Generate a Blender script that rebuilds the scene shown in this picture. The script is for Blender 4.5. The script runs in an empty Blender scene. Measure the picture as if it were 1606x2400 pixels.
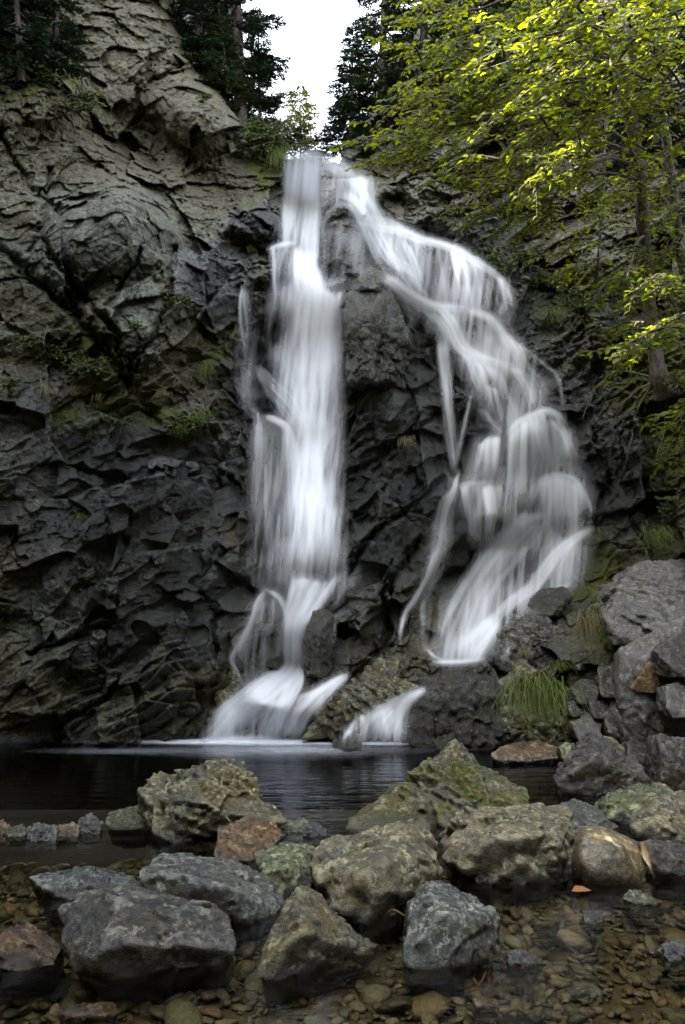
import bpy, bmesh, math, random
import numpy as np
from mathutils import Vector

R = math.radians
random.seed(7)
rng = np.random.default_rng(7)
sc = bpy.context.scene
col = sc.collection

# ------------------------------------------------------------------ camera
F = 1869.0                      # focal length in photo pixels (photo 1606 x 2400)
CX, CY, H0, PITCH = 803.0, 1200.0, 1.2, R(6.1)
cam_d = bpy.data.cameras.new('camera')
cam = bpy.data.objects.new('camera', cam_d)
col.objects.link(cam)
cam_d.sensor_fit = 'VERTICAL'
cam_d.sensor_height = 36.0
cam_d.lens = F / 2400.0 * 36.0
cam_d.clip_start = 0.05
cam_d.clip_end = 500
cam.location = (0, 0, H0)
cam.rotation_euler = (math.pi / 2 + PITCH, 0, 0)
sc.camera = cam

# ------------------------------------------------------------------ world, sun, exposure
SUN_AZ = -104.0       # direction the light comes from, measured from +Y (ahead) towards +X; negative = left
SUN_EL = 36.0
w = bpy.data.worlds.new('World')
sc.world = w
w.use_nodes = True
nt = w.node_tree
bgn = nt.nodes['Background']
sky = nt.nodes.new('ShaderNodeTexSky')
sky.sky_type = 'NISHITA'
sky.sun_disc = False
sky.sun_elevation = R(SUN_EL)
sky.sun_rotation = R(SUN_AZ)
sky.dust_density = 3.0
sky.air_density = 0.8
hz = nt.nodes.new('ShaderNodeHueSaturation')      # thin bright cloud takes most of the blue out
hz.inputs['Saturation'].default_value = .34
hz.inputs['Value'].default_value = 1.15
nt.links.new(sky.outputs['Color'], hz.inputs['Color'])
nt.links.new(hz.outputs['Color'], bgn.inputs['Color'])
bgn.inputs['Strength'].default_value = 0.15
sd = bpy.data.lights.new('sun', 'SUN')
so = bpy.data.objects.new('sun', sd)
col.objects.link(so)
sd.energy = 5.0
sd.angle = R(0.6)
sd.color = (1.0, 0.92, 0.78)
sdir = Vector((math.sin(R(SUN_AZ)) * math.cos(R(SUN_EL)), math.cos(R(SUN_AZ)) * math.cos(R(SUN_EL)), math.sin(R(SUN_EL))))
so.rotation_euler = (-sdir).to_track_quat('-Z', 'Y').to_euler()
so.location = sdir * 30
sc.view_settings.view_transform = 'Standard'
sc.view_settings.look = 'None'
sc.view_settings.exposure = 3.4
sc.view_settings.gamma = 1.0
sc.render.engine = 'CYCLES'
sc.cycles.use_denoising = True
sc.cycles.max_bounces = 7
sc.cycles.diffuse_bounces = 3
sc.cycles.glossy_bounces = 3
sc.cycles.transmission_bounces = 4
sc.cycles.transparent_max_bounces = 24
sc.cycles.caustics_reflective = False
sc.cycles.caustics_refractive = False

# ------------------------------------------------------------------ geometry helpers
K = 1606.0 / 1568.0
def dd(x, y): return (x * K, y * K)
def c5(x, y): return (x * .512, 1300 + y * .512)
def c6(x, y): return (803 + x * .512, 1300 + y * .512)
def c7(x, y): return (x * .512, 1750 + y * .512)
def c8(x, y): return (803 + x * .512, 1750 + y * .512)
CP, SP = math.cos(PITCH), math.sin(PITCH)

def at(px, py, Y):
    """point seen in direction (px,py) at distance Y ahead; works on arrays"""
    dx = (px - CX) / F; dz = (CY - py) / F
    yy = CP - dz * SP; zz = SP + dz * CP
    t = Y / yy
    return dx * t, Y + 0 * t, H0 + zz * t
def ground_Y(py, z=0.0):
    dz = (CY - py) / F
    return (H0 - z) / -(SP + dz * CP) * (CP - dz * SP)
def atv(px, py, Y): return np.array(at(px, py, Y), float)

def mesh_np(name, V, Fc, mat=None, parent=None, smooth=True, attrs=None, loc=None, mats=None, midx=None):
    V = np.asarray(V, np.float32)
    me = bpy.data.meshes.new(name)
    Fc = np.asarray(Fc, np.int32)
    n, k = Fc.shape
    if loc is not None: V = V - np.asarray(loc, np.float32)
    me.vertices.add(len(V)); me.vertices.foreach_set('co', V.ravel())
    me.loops.add(n * k); me.loops.foreach_set('vertex_index', Fc.ravel())
    me.polygons.add(n); me.polygons.foreach_set('loop_start', np.arange(0, n * k, k, dtype=np.int32))
    me.update(calc_edges=True)
    if smooth: me.polygons.foreach_set('use_smooth', np.ones(n, bool))
    for an, av in (attrs or {}).items():
        a = me.attributes.new(an, 'FLOAT', 'POINT'); a.data.foreach_set('value', np.asarray(av, np.float32).ravel())
    if mat: me.materials.append(mat)
    if mats:
        for m__ in mats: me.materials.append(m__)
        me.polygons.foreach_set('material_index', np.asarray(midx, np.int32))
    o = bpy.data.objects.new(name, me)
    col.objects.link(o)
    if loc is not None: o.location = tuple(float(c) for c in loc)
    if parent is not None:
        o.parent = parent
        if loc is not None: o.location = tuple(float(c) for c in (np.asarray(loc) - np.asarray(parent.location)))
        else:
            o.location = tuple(-c for c in parent.location)
    return o
def tag(o, label=None, cat=None, group=None, kind=None):
    if label: o['label'] = label
    if cat: o['category'] = cat
    if group: o['group'] = group
    if kind: o['kind'] = kind
    return o
def empty(name, loc):
    o = bpy.data.objects.new(name, None); col.objects.link(o); o.location = tuple(float(c) for c in loc)
    o.empty_display_size = .1
    return o

# ------------------------------------------------------------------ noise
def h3(ix, iy, iz, s):
    n = (ix * 374761393 + iy * 668265263 + iz * 1274126177 + s * 144665117) & 0xffffffff
    n = ((n ^ (n >> 13)) * 1274126177) & 0xffffffff
    n = ((n ^ (n >> 16)) * 2246822519) & 0xffffffff
    return ((n ^ (n >> 15)) & 0xffffff) / 16777215.0
def vnoise(P, s=0):
    I = np.floor(P).astype(np.int64); f = P - I
    u = f * f * f * (f * (f * 6 - 15) + 10)
    r = 0
    for dx in (0, 1):
        wx = u[:, 0] if dx else 1 - u[:, 0]
        for dy in (0, 1):
            wy = u[:, 1] if dy else 1 - u[:, 1]
            for dz in (0, 1):
                wz = u[:, 2] if dz else 1 - u[:, 2]
                r = r + wx * wy * wz * h3(I[:, 0] + dx, I[:, 1] + dy, I[:, 2] + dz, s)
    return r * 2 - 1
def fbm(P, oct=4, s=0, gain=.5):
    a, r, t = 1.0, 0, 0
    for i in range(oct):
        r = r + a * vnoise(P * 2.0 ** i + 17.3 * i, s + i); t += a; a *= gain
    return r / t
def facet(P, s=0, tilt=1.0, off=.5):
    """broken-rock field: every cell a tilted plane; returns value and crack distance"""
    I = np.floor(P).astype(np.int64)
    n = len(P)
    best = np.full(n, 9e9); sec = np.full(n, 9e9); val = np.zeros(n)
    for dx in (-1, 0, 1):
        for dy in (-1, 0, 1):
            for dz in (-1, 0, 1):
                a, b, c = I[:, 0] + dx, I[:, 1] + dy, I[:, 2] + dz
                qx = P[:, 0] - (a + h3(a, b, c, s + 1)); qy = P[:, 1] - (b + h3(a, b, c, s + 2)); qz = P[:, 2] - (c + h3(a, b, c, s + 3))
                d = qx * qx + qy * qy + qz * qz
                m = d < best
                v = ((h3(a, b, c, s + 4) - .5) * qx + (h3(a, b, c, s + 5) - .5) * qy + (h3(a, b, c, s + 6) - .5) * qz) * 2 * tilt + (h3(a, b, c, s + 7) - .5) * 2 * off
                sec = np.where(m, best, np.minimum(sec, d))
                val = np.where(m, v, val)
                best = np.where(m, d, best)
    return val, np.sqrt(sec) - np.sqrt(best)
def blur2(A, r):
    """box blur twice, edges clamped"""
    for _ in range(2):
        for ax in (0, 1):
            p = [(0, 0), (0, 0)]; p[ax] = (r + 1, r)
            B = np.cumsum(np.pad(A, p, mode='edge'), axis=ax)
            n = A.shape[ax]
            A = (np.take(B, np.arange(2 * r + 1, 2 * r + 1 + n), axis=ax) - np.take(B, np.arange(0, n), axis=ax)) / (2 * r + 1)
    return A
def sstep(a, b, x):
    t = np.clip((x - a) / (b - a), 0, 1); return t * t * (3 - 2 * t)

# ------------------------------------------------------------------ materials
class NT:
    def __init__(s, name):
        s.m = bpy.data.materials.new(name); s.m.use_nodes = True
        s.t = s.m.node_tree; s.t.nodes.clear()
        s.out = s.t.nodes.new('ShaderNodeOutputMaterial')
    def n(s, typ, **kw):
        nd = s.t.nodes.new('ShaderNode' + typ)
        for k, v in kw.items():
            if hasattr(nd, k) and not k.startswith('i_'): setattr(nd, k, v)
        return nd
    def l(s, a, b): s.t.links.new(a, b)
    def tc(s): return s.n('NewGeometry').outputs['Position']
    def noise(s, vec, scale, detail=4, rough=.55, dist=0.0):
        nd = s.n('TexNoise'); nd.inputs['Scale'].default_value = scale; nd.inputs['Detail'].default_value = detail
        nd.inputs['Roughness'].default_value = rough; nd.inputs['Distortion'].default_value = dist
        s.l(vec, nd.inputs['Vector']); return nd.outputs['Fac']
    def mapr(s, val, a, b, c=0.0, d=1.0):
        nd = s.n('MapRange'); nd.inputs['From Min'].default_value = a; nd.inputs['From Max'].default_value = b
        nd.inputs['To Min'].default_value = c; nd.inputs['To Max'].default_value = d
        s.l(val, nd.inputs['Value']); return nd.outputs['Result']
    def math(s, op, a, b=None):
        nd = s.n('Math'); nd.operation = op
        for i, v in enumerate((a, b)):
            if v is None: continue
            if isinstance(v, (int, float)): nd.inputs[i].default_value = v
            else: s.l(v, nd.inputs[i])
        return nd.outputs[0]
    def mix(s, f, a, b):
        nd = s.n('Mix'); nd.data_type = 'RGBA'
        for sock, v in ((nd.inputs['Factor'], f), (nd.inputs[6], a), (nd.inputs[7], b)):
            if isinstance(v, (int, float)): sock.default_value = v
            elif isinstance(v, tuple): sock.default_value = (*v, 1)
            else: s.l(v, sock)
        return nd.outputs[2]
    def attr(s, name):
        nd = s.n('Attribute'); nd.attribute_name = name; return nd.outputs['Fac']

def rock_mat(name, dark=(.035, .034, .033), mid=(.11, .105, .095), light=(.26, .26, .235), brown=(.10, .07, .04), browny=.5,
             lichen=.4, lichen_col=(.34, .36, .29), moss=0.0, wetall=0.0, wetline=True, attrs=False, rough=.62, strata=(0, 0, 0), bump=1.0, scale=1.0):
    wk = (1.06, 1.0, .76) if attrs else ((1.04, 1.0, .88) if name in ('blue_grey_rock', 'dry_grey_rock', 'dark_slate_rock', 'charcoal_rock') else (1.16, 1.06, .72))
    if not attrs and name != 'dry_grey_rock': wk = tuple(v * .95 for v in wk)
    wm = lambda c_: (c_[0] * wk[0], c_[1] * wk[1], c_[2] * wk[2])
    dark, mid, light, brown, lichen_col = map(wm, (dark, mid, light, brown, lichen_col))
    m = NT(name)
    pos = m.tc()
    mp = m.n('Mapping'); mp.inputs['Rotation'].default_value = strata; mp.inputs['Scale'].default_value = (1, 1, 1.6)
    m.l(pos, mp.inputs['Vector']); sv = mp.outputs['Vector']
    nbig = m.noise(sv, 2.3 * scale, 5, .6, .6)
    nmid = m.noise(sv, 11 * scale, 8, .72)
    nfine = m.noise(pos, 55 * scale, 6, .7)
    c = m.mix(m.mapr(nmid, .36, .62), dark, mid)
    c = m.mix(m.math('MULTIPLY', m.mapr(nmid, .50, .68), m.mapr(nbig, .38, .6)), c, light)
    c = m.mix(m.math('MULTIPLY', m.mapr(m.noise(pos, 4.1 * scale, 6, .6, .8), .42, .56), browny), c, brown)
    # pale veins
    vo = m.n('TexNoise'); vo.noise_type = 'RIDGED_MULTIFRACTAL'; vo.inputs['Scale'].default_value = 3.5 * scale; vo.inputs['Detail'].default_value = 5
    m.l(sv, vo.inputs['Vector'])
    if attrs:
        tn = m.attr('tint')
        rag = m.math('ADD', tn, m.mapr(nmid, .2, .8, -.45, .45))
        c2 = m.mix(m.mapr(nmid, .35, .65), (.050, .054, .040), (.165, .175, .135))
        c = m.mix(m.mapr(rag, .2, .8), c, c2)
        rn = m.attr('rust')
        c = m.mix(m.mapr(m.math('ADD', rn, m.mapr(nmid, .2, .8, -.4, .4)), .3, 1.0, 0, .85), c, m.mix(m.mapr(nfine, .3, .7), (.045, .036, .022), (.12, .098, .066)))
        bl = m.attr('blue')
        c = m.mix(m.mapr(bl, .1, 1.0, 0, .8), c, (.055, .062, .085))
    # lichen specks
    v = m.n('TexVoronoi'); v.inputs['Scale'].default_value = 26 * scale; v.inputs['Randomness'].default_value = 1
    m.l(pos, v.inputs['Vector'])
    wob = m.math('ADD', v.outputs['Distance'], m.mapr(nfine, 0, 1, -.25, .25))
    spot = m.mapr(wob, .18, .30, 1, 0)
    spot = m.math('MULTIPLY', spot, m.mapr(m.noise(pos, 5.0 * scale, 3), .46, .58))
    c = m.mix(m.math('MULTIPLY', spot, lichen), c, lichen_col)
    # hard-edged pale patches and dark pits of a few centimetres
    pt = m.mapr(m.noise(pos, 17 * scale, 7, .75, .2), .535, .575)
    c = m.mix(m.math('MULTIPLY', pt, .9 * (0.5 if attrs else 1.0)), c, light)
    dk = m.mapr(m.noise(pos, 23 * scale, 7, .75), .475 if attrs else .455, .43 if attrs else .415)
    c = m.mix(m.math('MULTIPLY', dk, .88), c, dark)
    # value jitter
    hv = m.n('HueSaturation'); m.l(c, hv.inputs['Color']); m.l(m.mapr(nfine, .30, .70, .38 if attrs else .42, 1.6), hv.inputs['Value'])
    c = hv.outputs['Color']
    nrm = m.n('NewGeometry')
    sep = m.n('SeparateXYZ'); m.l(nrm.outputs['Normal'], sep.inputs[0])
    mossf = None
    if moss > 0 or attrs:
        up = m.mapr(sep.outputs['Z'], -.1, .7)
        mn = m.mapr(m.noise(pos, 6.5 * scale, 5, .65), .5 - .1 * moss, .62 - .1 * moss)
        mossf = m.math('MULTIPLY', m.math('MULTIPLY', up, mn), moss if moss else 0.0)
        if attrs:
            ma = m.attr('moss')
            mossf = m.mapr(m.math('ADD', ma, m.mapr(m.noise(pos, 9, 6, .7), .2, .8, -.5, .5)), .26, .6, 0, .95)
        c = m.mix(mossf, c, m.mix(m.mapr(nfine, .3, .7), (.022, .030, .004), (.115, .125, .014)))
    if not attrs:      # silt stain and painted overhang shade on steep lower faces, below the flood line
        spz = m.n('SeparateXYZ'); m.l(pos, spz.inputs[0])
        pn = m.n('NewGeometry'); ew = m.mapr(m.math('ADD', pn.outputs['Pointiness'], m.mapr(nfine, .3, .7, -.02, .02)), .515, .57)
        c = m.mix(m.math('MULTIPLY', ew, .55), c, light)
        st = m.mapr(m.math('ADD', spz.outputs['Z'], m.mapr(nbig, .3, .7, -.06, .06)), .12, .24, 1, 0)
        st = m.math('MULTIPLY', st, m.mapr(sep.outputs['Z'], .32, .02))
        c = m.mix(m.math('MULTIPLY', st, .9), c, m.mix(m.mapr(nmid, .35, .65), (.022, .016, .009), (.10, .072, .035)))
    wet = None
    sp = m.n('SeparateXYZ'); m.l(pos, sp.inputs[0])
    zr = m.math('ADD', sp.outputs['Z'], m.mapr(nmid, .2, .8, -.035, .035))
    wl = m.mapr(zr, .02, .07, 1, 0)
    if not attrs:
        wl = m.math('MAXIMUM', wl, m.mapr(m.noise(pos, 4.5, 5, .6, .5), .48 - .3 * wetall, .58 - .2 * wetall, .7 * wetall, .75 + .25 * wetall))
    if attrs:
        wa = m.attr('wet')
        wr = m.mapr(m.math('ADD', wa, m.mapr(nbig, .2, .8, -.3, .3)), .3, .75)
        wl = m.math('MAXIMUM', wl, wr)
    hv2 = m.n('HueSaturation'); m.l(c, hv2.inputs['Color']); m.l(m.mapr(wl, 0, 1, 1, .33 if attrs else .45), hv2.inputs['Value']); hv2.inputs['Saturation'].default_value = 1.0
    c = hv2.outputs['Color']
    p = m.n('BsdfPrincipled')
    m.l(c, p.inputs['Base Color'])
    rr = m.mapr(wl, 0, 1, rough, .14)
    rr = m.math('ADD', rr, m.math('MULTIPLY', m.mapr(nfine, .3, .7, -.09, .12), m.mapr(wl, 0, 1, 1, .4)))
    if mossf is not None: rr = m.math('ADD', rr, m.math('MULTIPLY', mossf, .45))
    m.l(rr, p.inputs['Roughness']); m.l(m.mapr(wl, 0, 1, .4, .95), p.inputs['Specular IOR Level'])
    b1 = m.n('Bump'); b1.inputs['Strength'].default_value = .7 * bump; b1.inputs['Distance'].default_value = .02 if attrs else .010
    m.l(nmid, b1.inputs['Height'])
    b2 = m.n('Bump'); b2.inputs['Strength'].default_value = .9 * bump; b2.inputs['Distance'].default_value = .018
    m.l(nfine, b2.inputs['Height']); m.l(b1.outputs[0], b2.inputs['Normal'])
    if attrs:
        mp3 = m.n('Mapping'); mp3.inputs['Rotation'].default_value = strata; mp3.inputs['Scale'].default_value = (1, 1, 2.5); m.l(pos, mp3.inputs['Vector'])
        b3 = m.n('Bump'); b3.inputs['Distance'].default_value = .08; m.l(m.math('MULTIPLY', wl, .9), b3.inputs['Strength'])
        p.inputs['Coat IOR'].default_value = 1.7; p.inputs['Coat Roughness'].default_value = .1; m.l(wl, p.inputs['Coat Weight']); m.l(b3.outputs[0], p.inputs['Coat Normal'])
        m.l(m.noise(mp3.outputs[0], 17, 9, .76), b3.inputs['Height']); m.l(b2.outputs[0], b3.inputs['Normal']); m.l(b3.outputs[0], p.inputs['Normal'])
    else:
        m.l(b2.outputs[0], p.inputs['Normal'])
    m.l(p.outputs[0], m.out.inputs[0])
    return m.m

def leaf_mat(name, a, b, trans=.45, gloss=.35, tcol=None):
    m = NT(name)
    r = m.attr('rnd')
    c = m.mix(r, a, b)
    p = m.n('BsdfPrincipled'); m.l(c, p.inputs['Base Color']); p.inputs['Roughness'].default_value = gloss
    p.inputs['Specular IOR Level'].default_value = .2
    t = m.n('BsdfTranslucent')
    tc = m.mix(.5, c, tcol) if tcol else c
    m.l(tc, t.inputs['Color'])
    mx = m.n('MixShader'); mx.inputs[0].default_value = trans
    m.l(p.outputs[0], mx.inputs[1]); m.l(t.outputs[0], mx.inputs[2]); m.l(mx.outputs[0], m.out.inputs[0])
    return m.m
def bark_mat(name, a, b):
    m = NT(name); pos = m.tc()
    mp = m.n('Mapping'); mp.inputs['Scale'].default_value = (1, 1, .3); m.l(pos, mp.inputs['Vector'])
    n = m.noise(mp.outputs[0], 38, 6, .7)
    p = m.n('BsdfPrincipled'); m.l(m.mix(m.mapr(n, .35, .65), a, b), p.inputs['Base Color']); p.inputs['Roughness'].default_value = .85
    bu = m.n('Bump'); bu.inputs['Distance'].default_value = .02; m.l(n, bu.inputs['Height']); m.l(bu.outputs[0], p.inputs['Normal'])
    m.l(p.outputs[0], m.out.inputs[0]); return m.m

M_CLIFF = rock_mat('wet_cliff_rock', dark=(.022, .022, .019), mid=(.082, .082, .065), light=(.175, .18, .145), brown=(.078, .066, .034), browny=.6,
                   lichen=.12, attrs=True, rough=.68, strata=(0, R(28), 0), bump=1.0)
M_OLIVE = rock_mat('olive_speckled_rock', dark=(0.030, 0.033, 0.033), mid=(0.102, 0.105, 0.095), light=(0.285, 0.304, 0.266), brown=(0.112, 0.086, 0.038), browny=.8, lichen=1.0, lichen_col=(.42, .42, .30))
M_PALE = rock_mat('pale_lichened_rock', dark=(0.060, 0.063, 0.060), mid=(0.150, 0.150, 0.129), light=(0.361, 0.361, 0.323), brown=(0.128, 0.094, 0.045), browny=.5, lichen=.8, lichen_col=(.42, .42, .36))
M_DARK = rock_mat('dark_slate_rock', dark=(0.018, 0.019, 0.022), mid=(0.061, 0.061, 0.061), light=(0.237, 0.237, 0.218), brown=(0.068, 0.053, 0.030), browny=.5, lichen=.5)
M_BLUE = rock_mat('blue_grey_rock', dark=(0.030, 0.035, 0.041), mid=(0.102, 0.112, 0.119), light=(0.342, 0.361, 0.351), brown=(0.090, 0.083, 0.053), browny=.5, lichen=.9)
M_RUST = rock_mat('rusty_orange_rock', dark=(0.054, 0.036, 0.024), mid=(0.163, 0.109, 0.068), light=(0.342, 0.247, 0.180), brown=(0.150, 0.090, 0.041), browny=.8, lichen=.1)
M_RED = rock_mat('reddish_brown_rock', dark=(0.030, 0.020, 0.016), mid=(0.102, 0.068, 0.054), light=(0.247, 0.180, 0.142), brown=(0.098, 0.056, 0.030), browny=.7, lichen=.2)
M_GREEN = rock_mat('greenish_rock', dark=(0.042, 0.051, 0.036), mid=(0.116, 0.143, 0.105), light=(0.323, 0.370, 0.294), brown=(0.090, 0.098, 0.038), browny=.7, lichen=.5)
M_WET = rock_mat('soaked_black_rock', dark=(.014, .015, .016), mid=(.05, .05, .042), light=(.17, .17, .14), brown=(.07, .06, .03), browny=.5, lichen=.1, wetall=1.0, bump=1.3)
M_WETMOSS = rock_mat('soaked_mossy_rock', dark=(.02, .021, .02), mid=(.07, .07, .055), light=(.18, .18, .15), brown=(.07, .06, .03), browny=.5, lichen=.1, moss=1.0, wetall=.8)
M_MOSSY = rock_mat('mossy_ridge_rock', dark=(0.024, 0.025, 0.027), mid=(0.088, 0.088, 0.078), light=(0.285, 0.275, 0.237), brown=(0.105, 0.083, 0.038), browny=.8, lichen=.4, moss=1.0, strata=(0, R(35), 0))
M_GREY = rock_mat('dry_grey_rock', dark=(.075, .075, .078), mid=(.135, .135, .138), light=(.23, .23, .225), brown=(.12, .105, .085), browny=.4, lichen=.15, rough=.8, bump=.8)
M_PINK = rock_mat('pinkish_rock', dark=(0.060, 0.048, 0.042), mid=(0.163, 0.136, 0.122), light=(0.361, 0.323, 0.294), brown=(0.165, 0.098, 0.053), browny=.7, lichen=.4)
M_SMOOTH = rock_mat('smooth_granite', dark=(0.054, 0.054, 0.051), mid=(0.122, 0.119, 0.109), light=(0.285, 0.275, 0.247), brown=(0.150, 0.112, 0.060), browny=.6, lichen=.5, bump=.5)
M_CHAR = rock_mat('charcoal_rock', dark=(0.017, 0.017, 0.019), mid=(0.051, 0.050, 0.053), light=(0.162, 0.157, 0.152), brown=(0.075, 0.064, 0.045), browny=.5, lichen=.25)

# ------------------------------------------------------------------ THE CLIFF
# distance of the rock surface ahead of the camera, (x, y in the 1568-wide view, distance)
CTRL = [
 (-300,1700,6.2),(0,1700,6.75),(250,1700,6.8),(480,1700,6.85),(600,1690,6.95),
 (-300,1300,6.3),(0,1300,6.9),(200,1300,7.05),(400,1300,7.2),(530,1300,7.5),
 (-300,900,6.6),(0,900,7.2),(200,950,7.3),(400,1000,7.4),(520,950,7.9),
 (0,600,7.5),(150,500,7.75),(300,430,8.0),(250,620,7.6),(330,760,7.65),(450,600,8.2),(540,600,8.5),(400,480,8.4),
 (-300,400,7.2),(0,400,8.2),(100,200,8.6),(250,200,9.2),(330,380,9.3),(420,400,9.35),(470,250,9.3),(550,300,9.6),(550,420,9.4),(600,480,9.1),
 (0,0,8.8),(-300,0,8.0),(200,0,9.5),(380,0,10.2),(-300,-500,9.0),(200,-500,10.5),(450,-100,11.5),(600,200,11),(640,340,9.9),
 (600,560,8.75),(580,700,8.6),(570,900,8.35),(600,1100,8.1),(600,1300,7.8),(560,1450,7.45),(520,1560,7.1),
 (690,365,9.5),(690,450,9.35),(690,550,9.15),(690,650,8.9),(700,800,8.7),(700,1000,8.45),(700,1200,8.2),(700,1330,7.85),(680,1450,7.8),(670,1545,7.6),(620,1580,7.4),(600,1630,7.15),
 (760,370,9.6),(790,480,9.2),(790,560,9.05),(740,600,9.1),
 (850,400,9.9),(850,610,8.7),(850,650,8.4),(830,690,8.25),(800,800,8.2),(880,900,7.95),(810,1000,8.05),(950,1000,7.85),(880,1150,7.9),(820,1250,7.85),(960,1250,7.8),(860,1400,7.6),(930,1450,7.45),(960,730,8.6),(980,850,8.4),
 (760,1450,7.35),(800,1560,7.15),(880,1520,7.2),(740,1640,7.0),(860,1640,7.05),(830,1700,6.9),
 (900,510,9.7),(1000,550,9.7),(950,620,9.35),(1050,600,9.5),(1150,660,9.4),(1050,680,9.15),(1000,720,9.0),(1180,760,9.15),(1100,800,8.85),(1200,850,8.8),(1050,850,8.7),(1150,940,8.5),(1260,950,8.6),(1200,1000,8.3),(1050,1000,8.35),(1320,1050,8.4),(1200,1100,8.15),(1050,1100,8.1),(1330,1180,8.2),(1200,1250,8.05),(1080,1250,8.0),(1300,1300,8.0),(1100,1400,7.75),(1200,1400,7.8),(1060,1510,7.2),
 (1000,1560,7.0),(1100,1560,7.0),(1000,1700,6.75),(1120,1700,6.7),(1250,1500,7.0),(1300,1600,6.8),(1300,1720,6.6),(1400,1400,7.2),(1400,1600,6.7),(1560,1600,6.6),(1560,1760,6.3),
 (1300,800,9.1),(1350,900,8.7),(1400,1000,8.2),(1450,1150,7.8),(1420,1250,7.7),(1500,1300,7.2),(1560,1000,7.7),(1560,1200,7.2),(1450,800,8.4),
 (1250,720,9.2),(1300,650,9.3),(1400,620,9.0),(1560,640,8.7),
 (900,450,9.9),(1000,470,9.9),(1100,520,9.8),(1250,540,9.6),(1400,500,9.4),(1560,450,9.2),
 (820,330,10.2),(900,300,10.3),(1000,300,10.3),(1150,300,10.2),(1350,300,10.0),(1560,250,9.6),
 (900,100,11),(1100,50,10.8),(1300,0,10.6),(1560,0,10.2),(1850,0,9.0),(1850,600,7.6),(1850,1200,6.2),(1850,1750,5.2),(1560,-500,11),(1100,-400,12),(2000,-500,9.5),
]
cp_ = np.array(CTRL, float); cp_[:, :2] *= K
def tps_fit(Pc, v, lam=2e-4):
    X = Pc / 1000.0
    d2 = ((X[:, None] - X[None]) ** 2).sum(-1)
    U = np.where(d2 > 0, d2 * np.log(d2 + 1e-12), 0)
    n = len(X); A = np.zeros((n + 3, n + 3)); A[:n, :n] = U + lam * np.eye(n)
    A[:n, n] = 1; A[:n, n + 1:] = X; A[n, :n] = 1; A[n + 1:, :n] = X.T
    return X, np.linalg.solve(A, np.r_[v, 0, 0, 0])
TX, TW = tps_fit(cp_[:, :2], cp_[:, 2])
def base_depth(px, py):
    q = np.stack([px.ravel(), py.ravel()], 1) / 1000.0
    out = np.zeros(len(q)); n = len(TX)
    for i in range(0, len(q), 60000):
        s = q[i:i + 60000]
        d2 = ((s[:, None] - TX[None]) ** 2).sum(-1)
        out[i:i + 60000] = (d2 * np.log(d2 + 1e-12)) @ TW[:n] + TW[n] + s @ TW[n + 1:]
    return out.reshape(px.shape)

ST = 2.5
xs = np.r_[np.arange(-560, -20, 12.), np.arange(-20, 1630, ST), np.arange(1632, 2160, 12.)]
ys = np.r_[np.arange(-560, -10, 12.), np.arange(-10, 1800, ST), np.arange(1802, 1900, 6.)]
PX, PY = np.meshgrid(xs, ys)
D = base_depth(PX, PY)
D = np.clip(D, 5.0, 13.0)

# broad domes and hollows on the face: (x, y, rx, ry, metres towards the camera, tilt in degrees)
BUMPS = [
 (790,570,55,95,.28,0),(850,690,75,60,.18,0),(250,520,170,90,.22,-20),(300,700,90,120,.25,20),(120,560,100,70,.12,30),
 (440,640,90,80,.15,0),(580,510,80,40,.35,10),(560,580,60,30,-.3,0),(600,650,40,80,.18,0),(420,1080,110,60,.16,25),
 (300,1150,150,40,.14,-25),(120,1350,60,120,.15,0),(250,1480,150,50,.16,-22),(450,1480,90,110,.15,10),(80,1620,90,50,.14,0),
 (1010,640,70,45,.18,0),(1100,660,50,60,.15,0),(1060,740,60,30,.12,20),(1130,890,60,40,.12,0),(1220,990,50,50,.14,0),(1110,1060,40,40,.12,0),(1260,1120,60,60,.16,0),
 (900,860,60,140,.18,-15),(940,1130,90,50,.18,-38),(850,1250,60,80,.14,-20),(860,1400,60,60,.18,0),(620,1420,45,70,.28,-12),
 (1180,500,130,40,.18,-5),(950,470,70,50,.2,0),(910,470,35,20,-.35,0),(1340,760,50,40,.2,0),(1330,580,60,50,.15,0),
 (1420,980,60,90,.18,20),(1400,1200,70,60,.18,-20),(1260,800,60,35,.16,15),(640,950,30,60,.1,0),
 (330,330,150,60,-.25,35),(200,420,120,40,-.1,10),(100,230,110,60,.2,0),(420,330,60,90,.2,20),(1340,930,50,60,-.15,0),
]
_s = np.stack([PX.ravel() / 70, PY.ravel() / 70, 0 * PX.ravel()], 1)
WXo = (fbm(_s, 4, 801, .6) * 28).reshape(PX.shape); WYo = (fbm(_s, 4, 811, .6) * 28).reshape(PX.shape)
PXk, PYk = PX, PY; PX, PY = PX + WXo, PY + WYo
for (bx, by, rx, ry, hh, ang) in BUMPS:
    a = R(ang); ux, uy = PX - bx * K, PY - by * K
    u = (ux * math.cos(a) + uy * math.sin(a)) / (rx * K); v = (-ux * math.sin(a) + uy * math.cos(a)) / (ry * K)
    D -= hh * np.exp(-(u * u + v * v) ** 1.5 * .7)
def line_dist(pts):
    """distance (view px) of every grid point from a polyline and signed side (+ = above/right of it)"""
    best = np.full(PX.shape, 1e9)
    for (x0, y0), (x1, y1) in zip(pts[:-1], pts[1:]):
        x0, y0, x1, y1 = x0 * K, y0 * K, x1 * K, y1 * K
        L = (x1 - x0) ** 2 + (y1 - y0) ** 2
        t = np.clip(((PX - x0) * (x1 - x0) + (PY - y0) * (y1 - y0)) / L, 0, 1)
        best = np.minimum(best, np.hypot(PX - x0 - t * (x1 - x0), PY - y0 - t * (y1 - y0)))
    return best
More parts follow.
